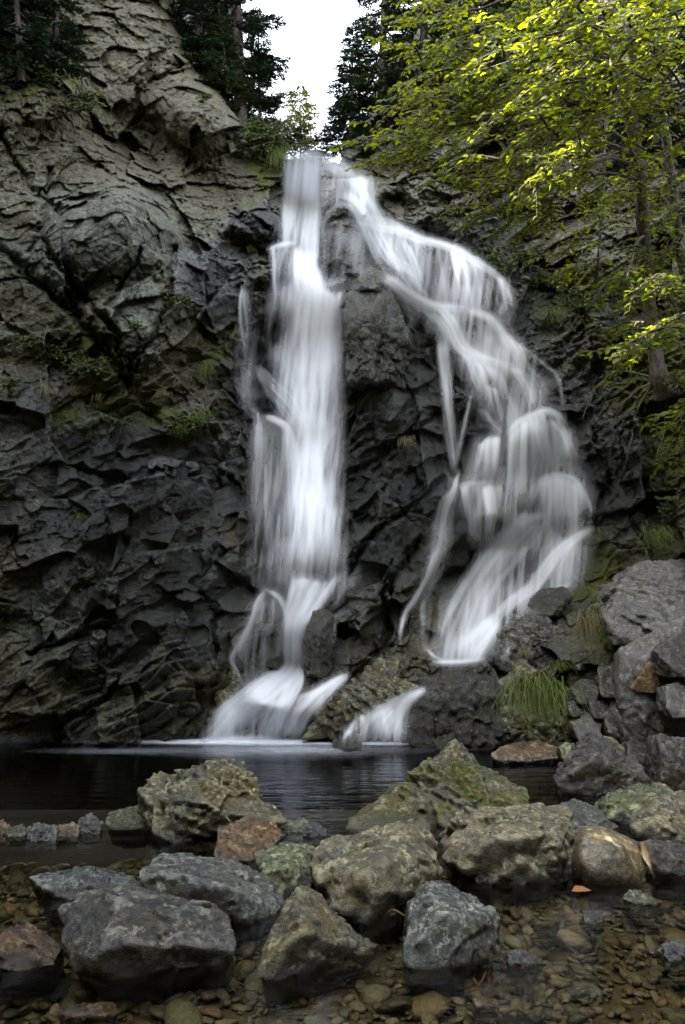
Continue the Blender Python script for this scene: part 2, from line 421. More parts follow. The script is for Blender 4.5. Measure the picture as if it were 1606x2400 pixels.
# deep cracks and creases running across the face
CRACKS = [([(90,540),(170,660),(260,760),(300,850)],10,.28),([(0,560),(120,680),(230,790),(370,960)],14,.3),([(400,470),(300,420),(210,380)],9,.2),
 ([(120,380),(100,500),(60,560)],8,.2),([(330,560),(290,640),(250,700)],7,.15),([(400,570),(380,700),(300,850)],8,.2),([(130,1060),(230,1090),(370,1080),(520,1090)],9,.2),
 ([(60,1500),(240,1440),(400,1370),(560,1330)],9,.2),([(100,1700),(240,1600),(300,1500)],7,.2),([(480,1250),(440,1330),(500,1400),(490,1500)],9,.22),([(330,1560),(400,1480),(470,1440)],6,.15),
 ([(780,1080),(900,1030),(1000,930)],9,.22),([(800,1300),(880,1200),(1010,1090)],9,.2),([(880,1480),(870,1350),(960,1240)],8,.25),([(830,880),(900,800),(960,790)],7,.15),
 ([(870,470),(900,500),(960,530)],8,.25),([(1000,500),(1100,470),(1250,500),(1350,480)],9,.22),([(1300,640),(1330,740),(1290,780)],9,.25),([(1360,1000),(1390,1100),(1350,1200)],10,.2),
 ([(560,560),(570,640),(560,760)],10,.2),([(520,480),(600,560)],12,.25),([(430,150),(330,200),(280,330),(400,430)],9,.2),([(200,280),(330,350)],8,.15),([(0,300),(60,420),(120,480)],9,.2)]
for pts, wd, dp in CRACKS:
    D += dp * .7 * np.exp(-(line_dist(pts) / (wd * .8 * K)) ** 2)
PX, PY = PXk, PYk

# ---------------- painted material attributes (where the rock IS wet, mossy, pale, rusty)
def blobs(lst, soft=1.0):
    A = np.zeros_like(D)
    for (bx, by, rx, ry, v, *an) in lst:
        a = R(an[0]) if an else 0; ux, uy = PX - bx * K, PY - by * K
        u = (ux * math.cos(a) + uy * math.sin(a)) / (rx * K); vv = (-ux * math.sin(a) + uy * math.cos(a)) / (ry * K)
        A = np.maximum(A, v * np.clip(1.35 - np.sqrt(u * u + vv * vv) * soft, 0, 1))
    return A
TINT0 = blobs([(260,540,210,130,.95),(150,480,120,90,.7),(310,720,90,110,1),(100,620,150,70,.8,25),(1150,510,150,50,.65),(150,130,160,80,.6),(350,60,100,80,.5),(480,280,110,80,.6)])
X0, Y0_, Z0 = at(PX, PY, D)
P0 = np.stack([X0.ravel(), Y0_.ravel(), Z0.ravel()], 1)
wp = np.stack([fbm(P0 * 1.1, 3, 3), fbm(P0 * 1.1, 3, 9), fbm(P0 * 1.1, 3, 15)], 1) * .09
Q = P0 + wp
# bedding: dips to the left low on the left side, steepens near the falls
ca, sa = math.cos(R(32)), math.sin(R(32))
B = np.stack([Q[:, 0] * ca + Q[:, 2] * sa, Q[:, 1], (-Q[:, 0] * sa + Q[:, 2] * ca) * 1.7], 1)
f1, k1 = facet(Q * np.array([1.0, 1.0, .8]) * 1.05 + 5, 11, 1.35, .35)
slab = np.clip(TINT0.ravel() * 1.2, 0, 1)
f2, k2 = facet(B * 2.1 + 9, 31, 1.1, .3)
f3, k3 = facet(B * 5.2 + 2, 51, 1.0, .3)
f4, k4 = facet(Q * 12.5, 71, .9, .5)
f5, k5 = facet(Q * 27., 91, .9, .5)
fb = fbm(Q * 3.0, 5, 23, .55)
rg = sstep(-.25, .3, fbm(P0 * .8, 3, 61))            # some parts broken, some massive
f6, k6 = facet(B * 3.1 + 40, 131, 1.1, .3)
rg = rg * (1 - .6 * slab)
bz = (-Q[:, 0] * sa + Q[:, 2] * ca) + .13 * fbm(P0 * .45, 2, 900) + .05 * fbm(P0 * 3, 3, 905)
def saw(v): v = v - np.floor(v); return np.where(v < .82, v / .82, (1 - v) / .18) - .5
bed_m = np.clip(sstep(-.15, .35, fbm(P0 * .6, 2, 910)) * (1 - slab), 0, 1)
bed_m = bed_m * (.35 + .65 * sstep(500, 900, PY.ravel()))
disp_b = -bed_m * (.11 * saw(bz * 2.6) + .05 * saw(bz * 7.3 + 3 * fbm(P0 * 1.5, 2, 915)))
disp = disp_b + .36 * f1 + .17 * f2 + (.02 + .05 * rg) * f3 + .05 * (1 - rg) * f6 + (.014 + .022 * rg) * f4 + (.006 + .012 * rg) * f5 + .06 * fb
disp = disp.reshape(D.shape)
# calmer under the falling water and along the crest
calm = 1 - .22 * sstep(760, 560, PY) * sstep(720, 520, PX)
D2 = D + disp * calm
# waterline: never let the face lean out over the pool
WET = blobs([(260,1150,330,280,.85),(330,1420,300,190,.7),(480,650,100,110,1),(590,520,90,60,1),(700,1000,220,700,1),(880,1000,200,500,1),(1150,1050,260,520,1),(1000,650,260,180,1),(430,1100,220,170,.95),
             (450,1350,180,200,.8),(150,1200,200,90,.5,-15),(1400,1080,130,200,.85),(1400,700,60,80,.7),(60,930,130,120,.6),(1480,700,60,80,.8),(1050,1600,180,90,.8),(1330,900,120,120,.8)])
TINT = blobs([(260,540,210,130,.95),(150,480,120,90,.7),(310,720,90,110,1),(100,620,150,70,.8,25),(60,770,90,60,.5),(90,1450,100,140,.65),(300,1620,260,60,.55),(250,1320,120,60,.4),
              (450,1450,100,120,.35),(950,440,120,60,.6),(1150,510,150,50,.65),(1350,560,110,80,.55),(480,280,110,80,.25),(150,130,160,80,.15),(350,60,100,80,.15),(830,320,70,50,.7),(1360,760,40,50,.6),(1000,330,120,60,.5),
              (30,1050,30,90,.6),(430,520,70,60,.5),(1300,480,120,60,.4)])
RUST = blobs([(300,280,60,170,1.0,-28),(400,400,130,40,.9,12),(100,330,140,120,.35),(190,610,60,80,.5),(500,380,60,60,.4),(330,1560,180,70,.45),(500,1550,70,110,.5),(220,400,120,40,.6)])
MOSS = blobs([(300,940,150,50,.95,12),(150,960,90,45,.7),(200,800,120,60,.55,25),(610,610,35,60,.8),(850,640,55,30,.8),(960,720,90,25,.75,38),(1040,860,25,90,.6),(1450,850,140,120,.85),(1300,720,110,70,.9),(1500,1020,110,160,.75),
              (1350,1280,100,120,.6),(1120,1570,60,50,.7),(1250,1560,100,60,.5),(620,380,60,70,.9),(570,480,25,30,.9),(620,1040,20,40,.5),(1250,820,90,35,.75,15),(1330,650,120,40,.7),(1290,1370,70,40,.6),(90,180,100,70,.45),
              (540,780,30,60,.5),(1360,1000,60,70,.5),(400,1000,60,50,.6),(780,1260,30,80,.4),(1000,1620,60,70,.4),(480,800,80,60,.45)])
BLUE = blobs([(490,620,85,70,1.0),(610,510,70,45,.9),(400,1080,80,60,.6),(1400,1050,60,140,.6,25),(950,1130,80,50,.5),(440,1300,60,70,.5),(1400,650,40,40,.6)])
brk = fbm(P0 * 2.2, 4, 77).reshape(D.shape) * .35
MOSS = np.clip(MOSS + brk * (MOSS > .02), 0, 1); TINT = np.clip(TINT + brk * (TINT > .02), 0, 1)

# open sky between the two sides (skyline of the rock)
def poly_mask(poly):
    poly = [(x * K, y * K) for x, y in poly]; m = np.zeros(PX.shape, bool)
    n = len(poly)
    for i in range(n):
        x0, y0 = poly[i]; x1, y1 = poly[(i + 1) % n]
        c = ((y0 > PY) != (y1 > PY)) & (PX < (x1 - x0) * (PY - y0) / (y1 - y0 + 1e-9) + x0)
        m ^= c
    return m
GAP = [(470,-700),(400,-10),(425,100),(470,180),(525,225),(555,275),(570,300),(640,340),(662,362),(700,358),(745,366),(775,372),(779,330),(790,292),(840,262),(852,215),(880,150),(930,80),(985,0),(1100,-700)]
wob = (fbm(np.stack([PX.ravel() / 30, PY.ravel() / 30, 0 * PX.ravel()], 1), 3, 5).reshape(D.shape)) * 9
PXs = PX.copy(); PX = PX + wob; GM = poly_mask(GAP); PX = PXs
edge = blur2(GM.astype(float), 7)
D2 = D2 + np.clip(edge, 0, .5) * 1.2            # the crest rounds away
ny, nx = D.shape
Xc, Yc, Zc = at(PX, PY, D2)
Vc = np.stack([Xc, Yc, Zc], -1).reshape(-1, 3)
idx = np.arange(ny * nx).reshape(ny, nx)
keep = ~(GM[:-1, :-1] | GM[1:, :-1] | GM[:-1, 1:] | GM[1:, 1:])
quads = np.stack([idx[:-1, :-1], idx[1:, :-1], idx[1:, 1:], idx[:-1, 1:]], -1)[keep]
# plateau behind the crest: edges of the kept area are carried back
kp = np.pad(keep, 1)
bd = []
for (dy, dx, a, b) in ((-1, 0, (0, 0), (0, 1)), (1, 0, (1, 0), (1, 1)), (0, -1, (0, 0), (1, 0)), (0, 1, (0, 1), (1, 1))):
    nb = kp[1 + dy:1 + dy + keep.shape[0], 1 + dx:1 + dx + keep.shape[1]]
    jy, jx = np.nonzero(keep & ~nb)
    bd.append(np.stack([idx[jy + a[0], jx + a[1]], idx[jy + b[0], jx + b[1]]], 1))
bd = np.concatenate(bd)
bd = bd[(Vc[bd[:, 0], 2] > .6)]
ub, inv = np.unique(bd.ravel(), return_inverse=True)
rings = [ub]; Vx = [Vc]
nxt = len(Vc)
for k, (dy_, dz_) in enumerate(((.5, -.12), (1.6, -.3), (5., -.2))):
    Vx.append(Vc[ub] * np.array([1, 1, 1]) + np.array([0, dy_, dz_]) + (fbm(Vc[ub] * 2 + k, 3, 40)[:, None] * .12)); rings.append(np.arange(nxt, nxt + len(ub))); nxt += len(ub)
sk = []
e = inv.reshape(-1, 2)
for k in range(3):
    sk.append(np.stack([rings[k][e[:, 0]], rings[k][e[:, 1]], rings[k + 1][e[:, 1]], rings[k + 1][e[:, 0]]], 1))
def ext(A): return np.concatenate([A.ravel()] + [A.ravel()[ub]] * 3)
allq = np.concatenate([quads] + sk)
VV = np.concatenate(Vx)
used = np.zeros(len(VV), bool); used[allq.ravel()] = True
remap = np.cumsum(used) - 1
cl = mesh_np('cliff', VV[used], remap[allq], M_CLIFF, attrs={'wet': ext(WET)[used], 'tint': ext(TINT)[used], 'rust': ext(RUST)[used], 'moss': ext(MOSS)[used], 'blue': ext(BLUE)[used]})
tag(cl, 'dark wet fractured rock cliff on both sides of the waterfall', kind='structure')

# unseen gorge walls past the camera on both sides, heights set to block light
def side_wall(name, x0, x1, y0, y1, zt, sgn, label):
    n, mz = 170, 120
    U, Wd = np.meshgrid(np.linspace(0, 1, n), np.linspace(0, 1, mz))
    Y = y0 + (y1 - y0) * U
    if sgn < 0: zt = 15.0 - 7.5 * sstep(2.0, 3.2, Y) * (1 - sstep(3.3, 4.1, Y))      # unseen rim and its notch shaped so low sun reaches only the right-hand leaves
    Z = -1.0 + (zt + 1.0) * Wd
    X = x0 + (x1 - x0) * U + sgn * (.16 * Z)
    P = np.stack([X.ravel(), Y.ravel(), Z.ravel()], 1)
    q = P + .5 * np.stack([fbm(P * .9, 3, 3), fbm(P * .9, 3, 8), fbm(P * .9, 3, 13)], 1)
    d = .5 * facet(q * .8, 5)[0] + .2 * facet(q * 2.2, 6)[0] + .08 * facet(q * 6, 7)[0]
    P[:, 0] += d * .6
    P[:, 2] += (fbm(P * np.array([.6, .6, 0]), 4, 99) * 1.2) * Wd.ravel() ** 3
    I = np.arange(n * mz).reshape(mz, n)
    Fq = np.stack([I[:-1, :-1].ravel(), I[:-1, 1:].ravel(), I[1:, 1:].ravel(), I[1:, :-1].ravel()], 1)
    top = I[-1]; Pt = P[top] + np.array([sgn * 2.4, 0, .3]); b = len(P)
    P = np.concatenate([P, Pt]); j = np.arange(n - 1)
    Fq = np.concatenate([Fq, np.stack([top[:-1], top[1:], b + j + 1, b + j], 1)])
    if sgn < 0:      # hole cut in the unseen wall to aim a sunbeam at the barrel-shaped boulder
        Tg = atv(*c8(1275, 440), 3.6) + np.array([0, 0, .0]); sd_ = np.array(sdir[:])
        cen = P[Fq].mean(1) - Tg; perp = cen - (cen @ sd_)[:, None] * sd_
        dq = np.where(cen @ sd_ > 0, np.linalg.norm(perp, axis=1), 9); near = np.where(dq < .25)[0]; add = []
        for f_ in near:
            q_ = P[Fq[f_]]; tt = np.linspace(0, 1, 9); b_ = len(P)
            gr_ = ((1 - tt)[:, None, None] * ((1 - tt)[None, :, None] * q_[0] + tt[None, :, None] * q_[1]) + tt[:, None, None] * ((1 - tt)[None, :, None] * q_[3] + tt[None, :, None] * q_[2])).reshape(-1, 3)
            P = np.concatenate([P, gr_]); ix_ = np.arange(81).reshape(9, 9) + b_
            add.append(np.stack([ix_[:-1, :-1].ravel(), ix_[:-1, 1:].ravel(), ix_[1:, 1:].ravel(), ix_[1:, :-1].ravel()], 1))
        add = np.concatenate(add); ca_ = P[add].mean(1) - Tg; pa_ = ca_ - (ca_ @ sd_)[:, None] * sd_
        add = add[~((np.linalg.norm(pa_, axis=1) < .036) & (ca_ @ sd_ > 0))]
        Fq = np.concatenate([np.delete(Fq, near, 0), add])
    o = mesh_np(name, P, Fq, M_CLIFF, attrs={a: np.full(len(P), v) for a, v in (('wet', .1), ('tint', .35), ('rust', .2), ('moss', .35), ('blue', 0))})
    tag(o, label, kind='structure')
side_wall('gorge_wall', -4.6, -4.35, -4, 10.5, 9.0, -1, 'unseen rock wall of the gorge on the left, shaped to gate the sun')
side_wall('gorge_bank', 4.6, 5.4, -4, 8.5, 6.5, 1, 'rocky bank of the gorge continuing on the right beyond the frame')

# ------------------------------------------------------------------ STREAM BED, GRAVEL, WATER
def bed_z(x, y):
    z = -.13 + .0 * x
    pool = sstep(4.3, 6.1, y - .25 * np.clip(x, -3, 3)) * (1 - sstep(.6, 1.8, x - .15 * (y - 5)))
    z = z - pool * .6
    left = sstep(-.6, -1.6, x) * sstep(3.2, 2.2, y) * .0 + sstep(-.7, -1.7, x) * .12
    z = z - left * (1 - pool)
    z = z + .10 * sstep(1.2, 2.3, x) * sstep(3.6, 5.0, y) + .35 * sstep(2.0, 3.0, x) * sstep(4.8, 6.0, y)
    z = z + .9 * sstep(3.2, 4.6, np.abs(x))
    z = z + .9 * sstep(-1.5, -4, y)
    return z
gx = np.linspace(-9, 9, 260); gy = np.linspace(-7, 9.5, 240)
GX, GY = np.meshgrid(gx, gy)
GZ = bed_z(GX, GY) + .03 * fbm(np.stack([GX.ravel() * 2, GY.ravel() * 2, GX.ravel() * 0], 1), 4, 4).reshape(GX.shape)
I = np.arange(GX.size).reshape(GX.shape)
Fq = np.stack([I[:-1, :-1].ravel(), I[:-1, 1:].ravel(), I[1:, 1:].ravel(), I[1:, :-1].ravel()], 1)
m = NT('stream_bed_silt'); pos = m.tc()
sp_ = m.n('SeparateXYZ'); m.l(pos, sp_.inputs[0])
cc = m.mix(m.mapr(m.noise(pos, 20, 6), .35, .65), (.025, .02, .012), (.08, .065, .038))
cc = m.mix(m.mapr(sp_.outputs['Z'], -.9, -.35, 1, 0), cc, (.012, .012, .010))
p = m.n('BsdfPrincipled'); m.l(cc, p.inputs['Base Color']); p.inputs['Roughness'].default_value = .9; m.l(p.outputs[0], m.out.inputs[0])
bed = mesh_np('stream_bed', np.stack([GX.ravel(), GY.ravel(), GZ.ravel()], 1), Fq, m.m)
tag(bed, 'silty bed of the stream under the water', kind='structure')

# pebble gravel
bm = bmesh.new(); bmesh.ops.create_icosphere(bm, subdivisions=2, radius=1)
ICO = np.array([v.co[:] for v in bm.verts]); ICF = np.array([[v.index for v in f.verts] for f in bm.faces]); bm.free()
def pebbles(n, xr, yr, smin, smax, seed, zoff=0., flat=.42):
    g = np.random.default_rng(seed)
    x = g.uniform(*xr, n); y = g.uniform(*yr, n)
    s = smin + (smax - smin) * g.random(n) ** 2.2
    sx, sy, sz = s * g.uniform(.9, 1.5, n), s * g.uniform(.65, 1.0, n), s * g.uniform(.3, .6, n)
    a = g.uniform(0, 2 * np.pi, n)
    V = ICO[None] * 1.0
    # angular stones: cut by a few random planes
    V = np.repeat(V, n, 0)
    nr = g.normal(size=(n, 5, 3)); nr /= np.linalg.norm(nr, axis=-1, keepdims=True)
    dcut = g.uniform(.5, .9, (n, 5))
    for k in range(5):
        dt = np.einsum('nvi,ni->nv', V, nr[:, k]); ex = np.clip(dt - dcut[:, k][:, None], 0, None)
        V = V - ex[..., None] * nr[:, k][:, None]
    V = V * np.stack([sx, sy, sz], 1)[:, None]
    tilt = g.normal(0, .22, (n, 2))
    V[..., 2] += V[..., 0] * tilt[:, :1] + V[..., 1] * tilt[:, 1:]
    c, s_ = np.cos(a)[:, None], np.sin(a)[:, None]
    Xr = V[..., 0] * c - V[..., 1] * s_; Yr = V[..., 0] * s_ + V[..., 1] * c
    z = bed_z(x, y) + sz * .4 + zoff + g.uniform(0, .02, n)
    V = np.stack([Xr + x[:, None], Yr + y[:, None], V[..., 2] + z[:, None]], -1).reshape(-1, 3)
    Fc = (ICF[None] + (np.arange(n) * len(ICO))[:, None, None]).reshape(-1, 3)
    return V, Fc, np.repeat(g.random(n), len(ICO)), np.repeat(g.random(n), len(ICO))
def gravel_mat():
    m = NT('stream_gravel'); pos = m.tc(); r = m.attr('rnd'); r2 = m.attr('rnd2')
    cr = m.n('ValToRGB'); m.l(r, cr.inputs[0]); el = cr.color_ramp.elements
    cols = [(0, (.07, .075, .045)), (.2, (.13, .125, .065)), (.4, (.17, .13, .065)), (.55, (.10, .115, .08)), (.7, (.17, .095, .055)), (.82, (.15, .17, .14)), (.93, (.25, .23, .17)), (1, (.32, .28, .25))]
    el[0].position = 0; el[0].color = (*cols[0][1], 1); el[1].position = 1; el[1].color = (*cols[-1][1], 1)
    for p_, c_ in cols[1:-1]: e_ = el.new(p_); e_.color = (*c_, 1)
    hv = m.n('HueSaturation'); m.l(cr.outputs[0], hv.inputs['Color'])
    m.l(m.math('MULTIPLY', m.mapr(r2, 0, 1, .28, .85), m.mapr(m.noise(pos, 60, 6, .7), .3, .7, .6, 1.3)), hv.inputs['Value'])
    p = m.n('BsdfPrincipled'); m.l(hv.outputs[0], p.inputs['Base Color']); p.inputs['Roughness'].default_value = .5
    b = m.n('Bump'); b.inputs['Distance'].default_value = .01; m.l(m.noise(pos, 45, 5), b.inputs['Height']); m.l(b.outputs[0], p.inputs['Normal'])
    m.l(p.outputs[0], m.out.inputs[0]); return m.m
M_GRAVEL = gravel_mat()
parts = [pebbles(17000, (-2.6, 2.9), (1.9, 4.9), .009, .034, 1), pebbles(1500, (.4, 3.4), (4.8, 6.8), .02, .07, 2), pebbles(2600, (-3.4, 1.0), (4.2, 5.9), .02, .075, 4), pebbles(260, (-2.4, 2.8), (2.0, 4.4), .04, .075, 3, .0)]
off = 0; vs, fs, r1, r2 = [], [], [], []
for V, Fc, a, b in parts:
    vs.append(V); fs.append(Fc + off); off += len(V); r1.append(a); r2.append(b)
gr = mesh_np('gravel', np.concatenate(vs), np.concatenate(fs), M_GRAVEL, smooth=False, attrs={'rnd': np.concatenate(r1), 'rnd2': np.concatenate(r2)})
tag(gr, 'brown and olive pebble gravel covering the shallow stream bed', 'gravel', kind='stuff')

# water surface
m = NT('stream_water'); pos = m.tc()
sp_ = m.n('SeparateXYZ'); m.l(pos, sp_.inputs[0])
far = m.mapr(sp_.outputs['Y'], 4.0, 5.7)
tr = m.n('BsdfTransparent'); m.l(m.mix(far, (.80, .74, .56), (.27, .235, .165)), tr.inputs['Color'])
gl = m.n('BsdfGlossy'); m.l(m.mapr(far, 0, 1, .06, .11), gl.inputs['Roughness'])
gl.inputs['Color'].default_value = (.9, .93, 1, 1)
mp = m.n('Mapping'); mp.inputs['Scale'].default_value = (1.2, 5, 1); m.l(pos, mp.inputs['Vector'])
bp = m.n('Bump'); bp.inputs['Strength'].default_value = .25; bp.inputs['Distance'].default_value = .03
m.l(m.noise(mp.outputs[0], 2.5, 3, .5, .4), bp.inputs['Height'])
m.l(bp.outputs[0], gl.inputs['Normal'])
fr = m.n('Fresnel'); fr.inputs['IOR'].default_value = 1.33; m.l(bp.outputs[0], fr.inputs['Normal'])
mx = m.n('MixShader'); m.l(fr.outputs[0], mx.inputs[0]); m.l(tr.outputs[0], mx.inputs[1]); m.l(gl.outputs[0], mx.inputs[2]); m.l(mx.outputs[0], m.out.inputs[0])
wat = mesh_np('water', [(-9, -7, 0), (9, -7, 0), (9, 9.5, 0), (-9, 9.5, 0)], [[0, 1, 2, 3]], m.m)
tag(wat, 'dark clear water of the plunge pool and stream', kind='structure')

# ------------------------------------------------------------------ WATERFALLS
# grid rows/cols of the cliff used as the bed the water runs over
jx0, jx1 = np.searchsorted(xs, 440), np.searchsorted(xs, 1440)
jy0, jy1 = np.searchsorted(ys, 345), np.searchsorted(ys, 1775)
wx, wy = xs[jx0:jx1], ys[jy0:jy1]
Dw = D2[jy0:jy1, jx0:jx1]
WH, WW = Dw.shape
def catmull(P, t):
    P = np.asarray(P, float); n = len(P) - 1
    i = np.clip(np.floor(t).astype(int), 0, n - 1); f = (t - i)[:, None]
    p0 = P[np.clip(i - 1, 0, n)]; p1 = P[i]; p2 = P[i + 1]; p3 = P[np.clip(i + 2, 0, n)]
    return .5 * ((2 * p1) + (-p0 + p2) * f + (2 * p0 - 5 * p1 + 4 * p2 - p3) * f ** 2 + (-p0 + 3 * p1 - 3 * p2 + p3) * f ** 3)
def splat(A, x, y, rad, amp):
    """add soft dots (x,y in photo px) of radius rad photo px"""
    gxp = (x - wx[0]) / ST; gyp = (y - wy[0]) / ST; r = np.maximum(rad / ST, .55)
    Rm = int(np.ceil(r.max() * 2.4)) + 1
    ix, iy = np.round(gxp).astype(int), np.round(gyp).astype(int)
    o = np.arange(-Rm, Rm + 1)
    for dy in o:
        for dx in o:
            d2 = (ix + dx - gxp) ** 2 + (iy + dy - gyp) ** 2
            wgt = amp * np.exp(-d2 / (r * r))
            ok = (d2 < (2.4 * r) ** 2) & (ix + dx >= 0) & (ix + dx < WW) & (iy + dy >= 0) & (iy + dy < WH)
            np.add.at(A, (iy[ok] + dy, ix[ok] + dx), wgt[ok])
def channel(A, sec, n, amp, wr, seed, part=.6, edge=0.0, wander=.05, wide=None):
    """sec: cross sections (xl,yl,xr,yr) in the 1568 view; n flow threads between the two edges"""
    g = np.random.default_rng(seed)
    Lp = np.array([(a * K, b * K) for a, b, _, _ in sec]); Rp = np.array([(c * K, d_ * K) for _, _, c, d_ in sec])
    m_ = len(sec) - 1
    for k in range(n):
        u = g.random()
        if edge and g.random() < edge: u = g.choice([g.random() * .15, 1 - g.random() * .15])
        ln = m_ * (part + (1 - part) * g.random()) if g.random() < .8 else m_ * .3
        t0 = g.random() * (m_ - ln)
        if g.random() < .45: t0 = 0.0
        nn = int(ln * 60) + 4
        t = np.linspace(t0, t0 + ln, nn)
        ww = wander * (np.sin(t * g.uniform(.6, 1.6) + g.random() * 6) + .5 * np.sin(t * g.uniform(2, 3.5) + g.random() * 6))
        uu = np.clip(u + ww, -.04, 1.04)[:, None]
        P = catmull(Lp, t) * (1 - uu) + catmull(Rp, t) * uu
        seg = np.r_[0, np.cumsum(np.hypot(*np.diff(P, axis=0).T))]
        ns = max(int(seg[-1] / 3.0), 3); s = np.linspace(0, seg[-1], ns)
        x = np.interp(s, seg, P[:, 0]); y = np.interp(s, seg, P[:, 1])
        fd = np.clip(s / 25, .15, 1) * np.clip((seg[-1] - s) / 45, 0, 1)
        wdt = (wr[0] + (wr[1] - wr[0]) * g.random() ** 2) * .85
        a = amp * (.35 + g.random() ** 2 * 1.3) * fd * (1 + .35 * np.sin(s / g.uniform(25, 70) + g.random() * 6))
        splat(A, x, y, np.full(ns, wdt), a * (3.0 / max(wdt, 3.0)))
ZERO = lambda: np.zeros((WH, WW))

def w2d(x, y): return ((469 + x / 1.5209) / K, (328 + y / 1.5209) / K)
def haze_fill(A, poly, amp, seed, bl=6):
    m_ = poly_mask([w2d(*p_) for p_ in poly])[jy0:jy1, jx0:jx1].astype(float); m_ = blur2(m_, bl)
    gx_, gy_ = np.meshgrid(wx, wy)
    st_ = fbm(np.stack([gx_.ravel() / 8 + .12 * gy_.ravel() / 9, gy_.ravel() / 95, 0 * gx_.ravel() + seed], 1), 3, seed).reshape(m_.shape)
    lg = fbm(np.stack([gx_.ravel() / 55, gy_.ravel() / 70, 0 * gx_.ravel() + seed], 1), 2, seed + 5).reshape(m_.shape)
    A += amp * 3.6 * m_ * np.clip(.9 + 1.5 * st_ + 1.0 * lg, .08, 2.6)
_sd = [1000]
def flow(A, pts, n, amp, wr=(2.5, 6), part=.5, edge=0., wander=.06):
    """threads following a centre line; pts = (x, y, full width)"""
    _sd[0] += 1; P = np.array([w2d(x, y) for x, y, _ in pts]); wd = np.array([w_ for _, _, w_ in pts]) / 1.5209 / K
    T = unit(np.gradient(P, axis=0)); N = np.stack([-T[:, 1], T[:, 0]], 1)
    if len(pts) > 2: N = unit(N)
    L = P - N * wd[:, None] / 2; Rr = P + N * wd[:, None] / 2
    channel(A, [(*a, *b) for a, b in zip(L, Rr)], n, amp, wr, _sd[0], part, edge, wander)
def fall(A, top, bot, n, amp, wr=(2.5, 6), bow=0.):
    _sd[0] += 1; veil(A, [w2d(*p_) for p_ in top], [w2d(*p_) for p_ in bot], n, amp, wr, _sd[0], bow)
def unit(v): return v / (np.linalg.norm(v, axis=-1, keepdims=True) + 1e-9)
def veil(A, top, bot, n, amp, wr, seed, bow=0.0):
    """threads dropping from a crest polyline to a foot polyline"""
    g = np.random.default_rng(seed); T = np.array(top, float) * K; Bt = np.array(bot, float) * K
    clump = g.random(max(n // 9, 2))
    for k in range(n):
        u = np.clip(clump[g.integers(len(clump))] + g.normal(0, .045), 0, 1) if g.random() < .6 else g.random()
        ub = np.clip(u + g.normal(0, .03), 0, 1)
        a = catmull(T, np.array([u * (len(T) - 1)]))[0]; b = catmull(Bt, np.array([ub * (len(Bt) - 1)]))[0]
        L = np.hypot(*(b - a)); ns = max(int(L / 3), 3); s = np.linspace(0, 1, ns)
        cut = g.random() ** .5
        x = a[0] + (b[0] - a[0]) * (s ** (1 - .5 * bow) if bow >= 0 else s ** (1 + .8 * -bow)); y = a[1] + (b[1] - a[1]) * s ** 1.2
        x = x + np.sin(s * 4 + g.random() * 6) * 1.2
        wdt = wr[0] + (wr[1] - wr[0]) * g.random() ** 2
        am = amp * (.3 + 1.4 * g.random() ** 2) * np.clip((cut - s) * 4 + .1, .04, 1) * np.clip(s * 14, .3, 1) * (1.3 - .6 * s)
        splat(A, x, y, np.full(ns, wdt), am * (3.0 / max(wdt, 3.0)))

# --- left plunge (x, y read in a 1568-wide enlargement of the falls)
A1 = ZERO()
flow(A1, [(360,52,84),(345,90,84),(330,200,66),(322,300,56),(322,375,60)], 60, .26, (2.5, 6), .6)
flow(A1, [(400,58,60),(396,120,50),(395,250,44),(396,370,46),(392,440,60)], 50, .34, (3, 9), .6)
flow(A1, [(350,55,100),(350,100,100),(352,230,90),(352,372,92)], 24, .12, (8, 16), .8)
flow(A1, [(438,75,60),(430,140,30),(424,300,26),(428,460,30)], 16, .16, (2.5, 6), .5)
haze_fill(A1, [(318,52),(410,52),(415,375),(302,375)], .8, 10, 4)
haze_fill(A1, [(372,60),(412,60),(415,400),(372,400)], .8, 11, 4)
flow(A1, [(330,62,20),(400,50,20),(480,80,20)], 10, .45, (4, 8), .8)
flow(A1, [(350,368,22),(300,372,16),(258,382,14),(232,396,10)], 14, .5, (3, 7), .7)
flow(A1, [(320,375,60),(300,420,60),(290,470,70),(285,560,60)], 34, .24, (2.5, 6), .5)
fall(A1, [(245,388),(275,380),(310,380),(345,385)], [(262,640),(280,660),(310,640),(335,620)], 44, .2, (2.5, 6), .3)
flow(A1, [(385,380,80),(375,440,80),(385,500,90),(400,560,110),(405,640,120)], 90, .46, (4, 12), .6)
flow(A1, [(400,560,120),(400,700,130),(400,850,130),(405,980,110),(402,1080,80)], 60, .36, (4, 12), .5)
flow(A1, [(395,540,190),(390,700,215),(395,850,200),(405,970,160)], 80, .15, (2.5, 7), .45, .1)
flow(A1, [(512,540,12),(495,552,16),(478,590,24),(470,700,30),(465,820,40)], 26, .24, (2.5, 6), .5)
flow(A1, [(430,500,26),(462,508,22),(500,500,14),(540,488,10)], 12, .36, (3, 6), .7)
fall(A1, [(430,520),(460,545),(505,540)], [(430,800),(460,820),(488,830)], 30, .2, (2.5, 6))
haze_fill(A1, [(262,560),(300,520),(490,560),(492,800),(488,1100),(500,1500),(330,1540),(325,1150),(300,980),(262,760)], .55, 8)
haze_fill(A1, [(350,480),(430,480),(470,600),(460,950),(440,1250),(450,1550),(350,1550),(345,1200),(335,950),(330,650)], .9, 9, 9)
flow(A1, [(395,960,90),(395,1080,70),(392,1200,90),(398,1350,100),(405,1560,130)], 100, .30, (3, 10), .5)
flow(A1, [(408,1060,24),(405,1150,40),(404,1300,50),(405,1500,60)], 26, .40, (5, 12), .5)
flow(A1, [(200,800,20),(245,870,50),(300,930,60),(345,1000,50),(370,1080,40)], 40, .2, (2.2, 5), .5, .2, .1)
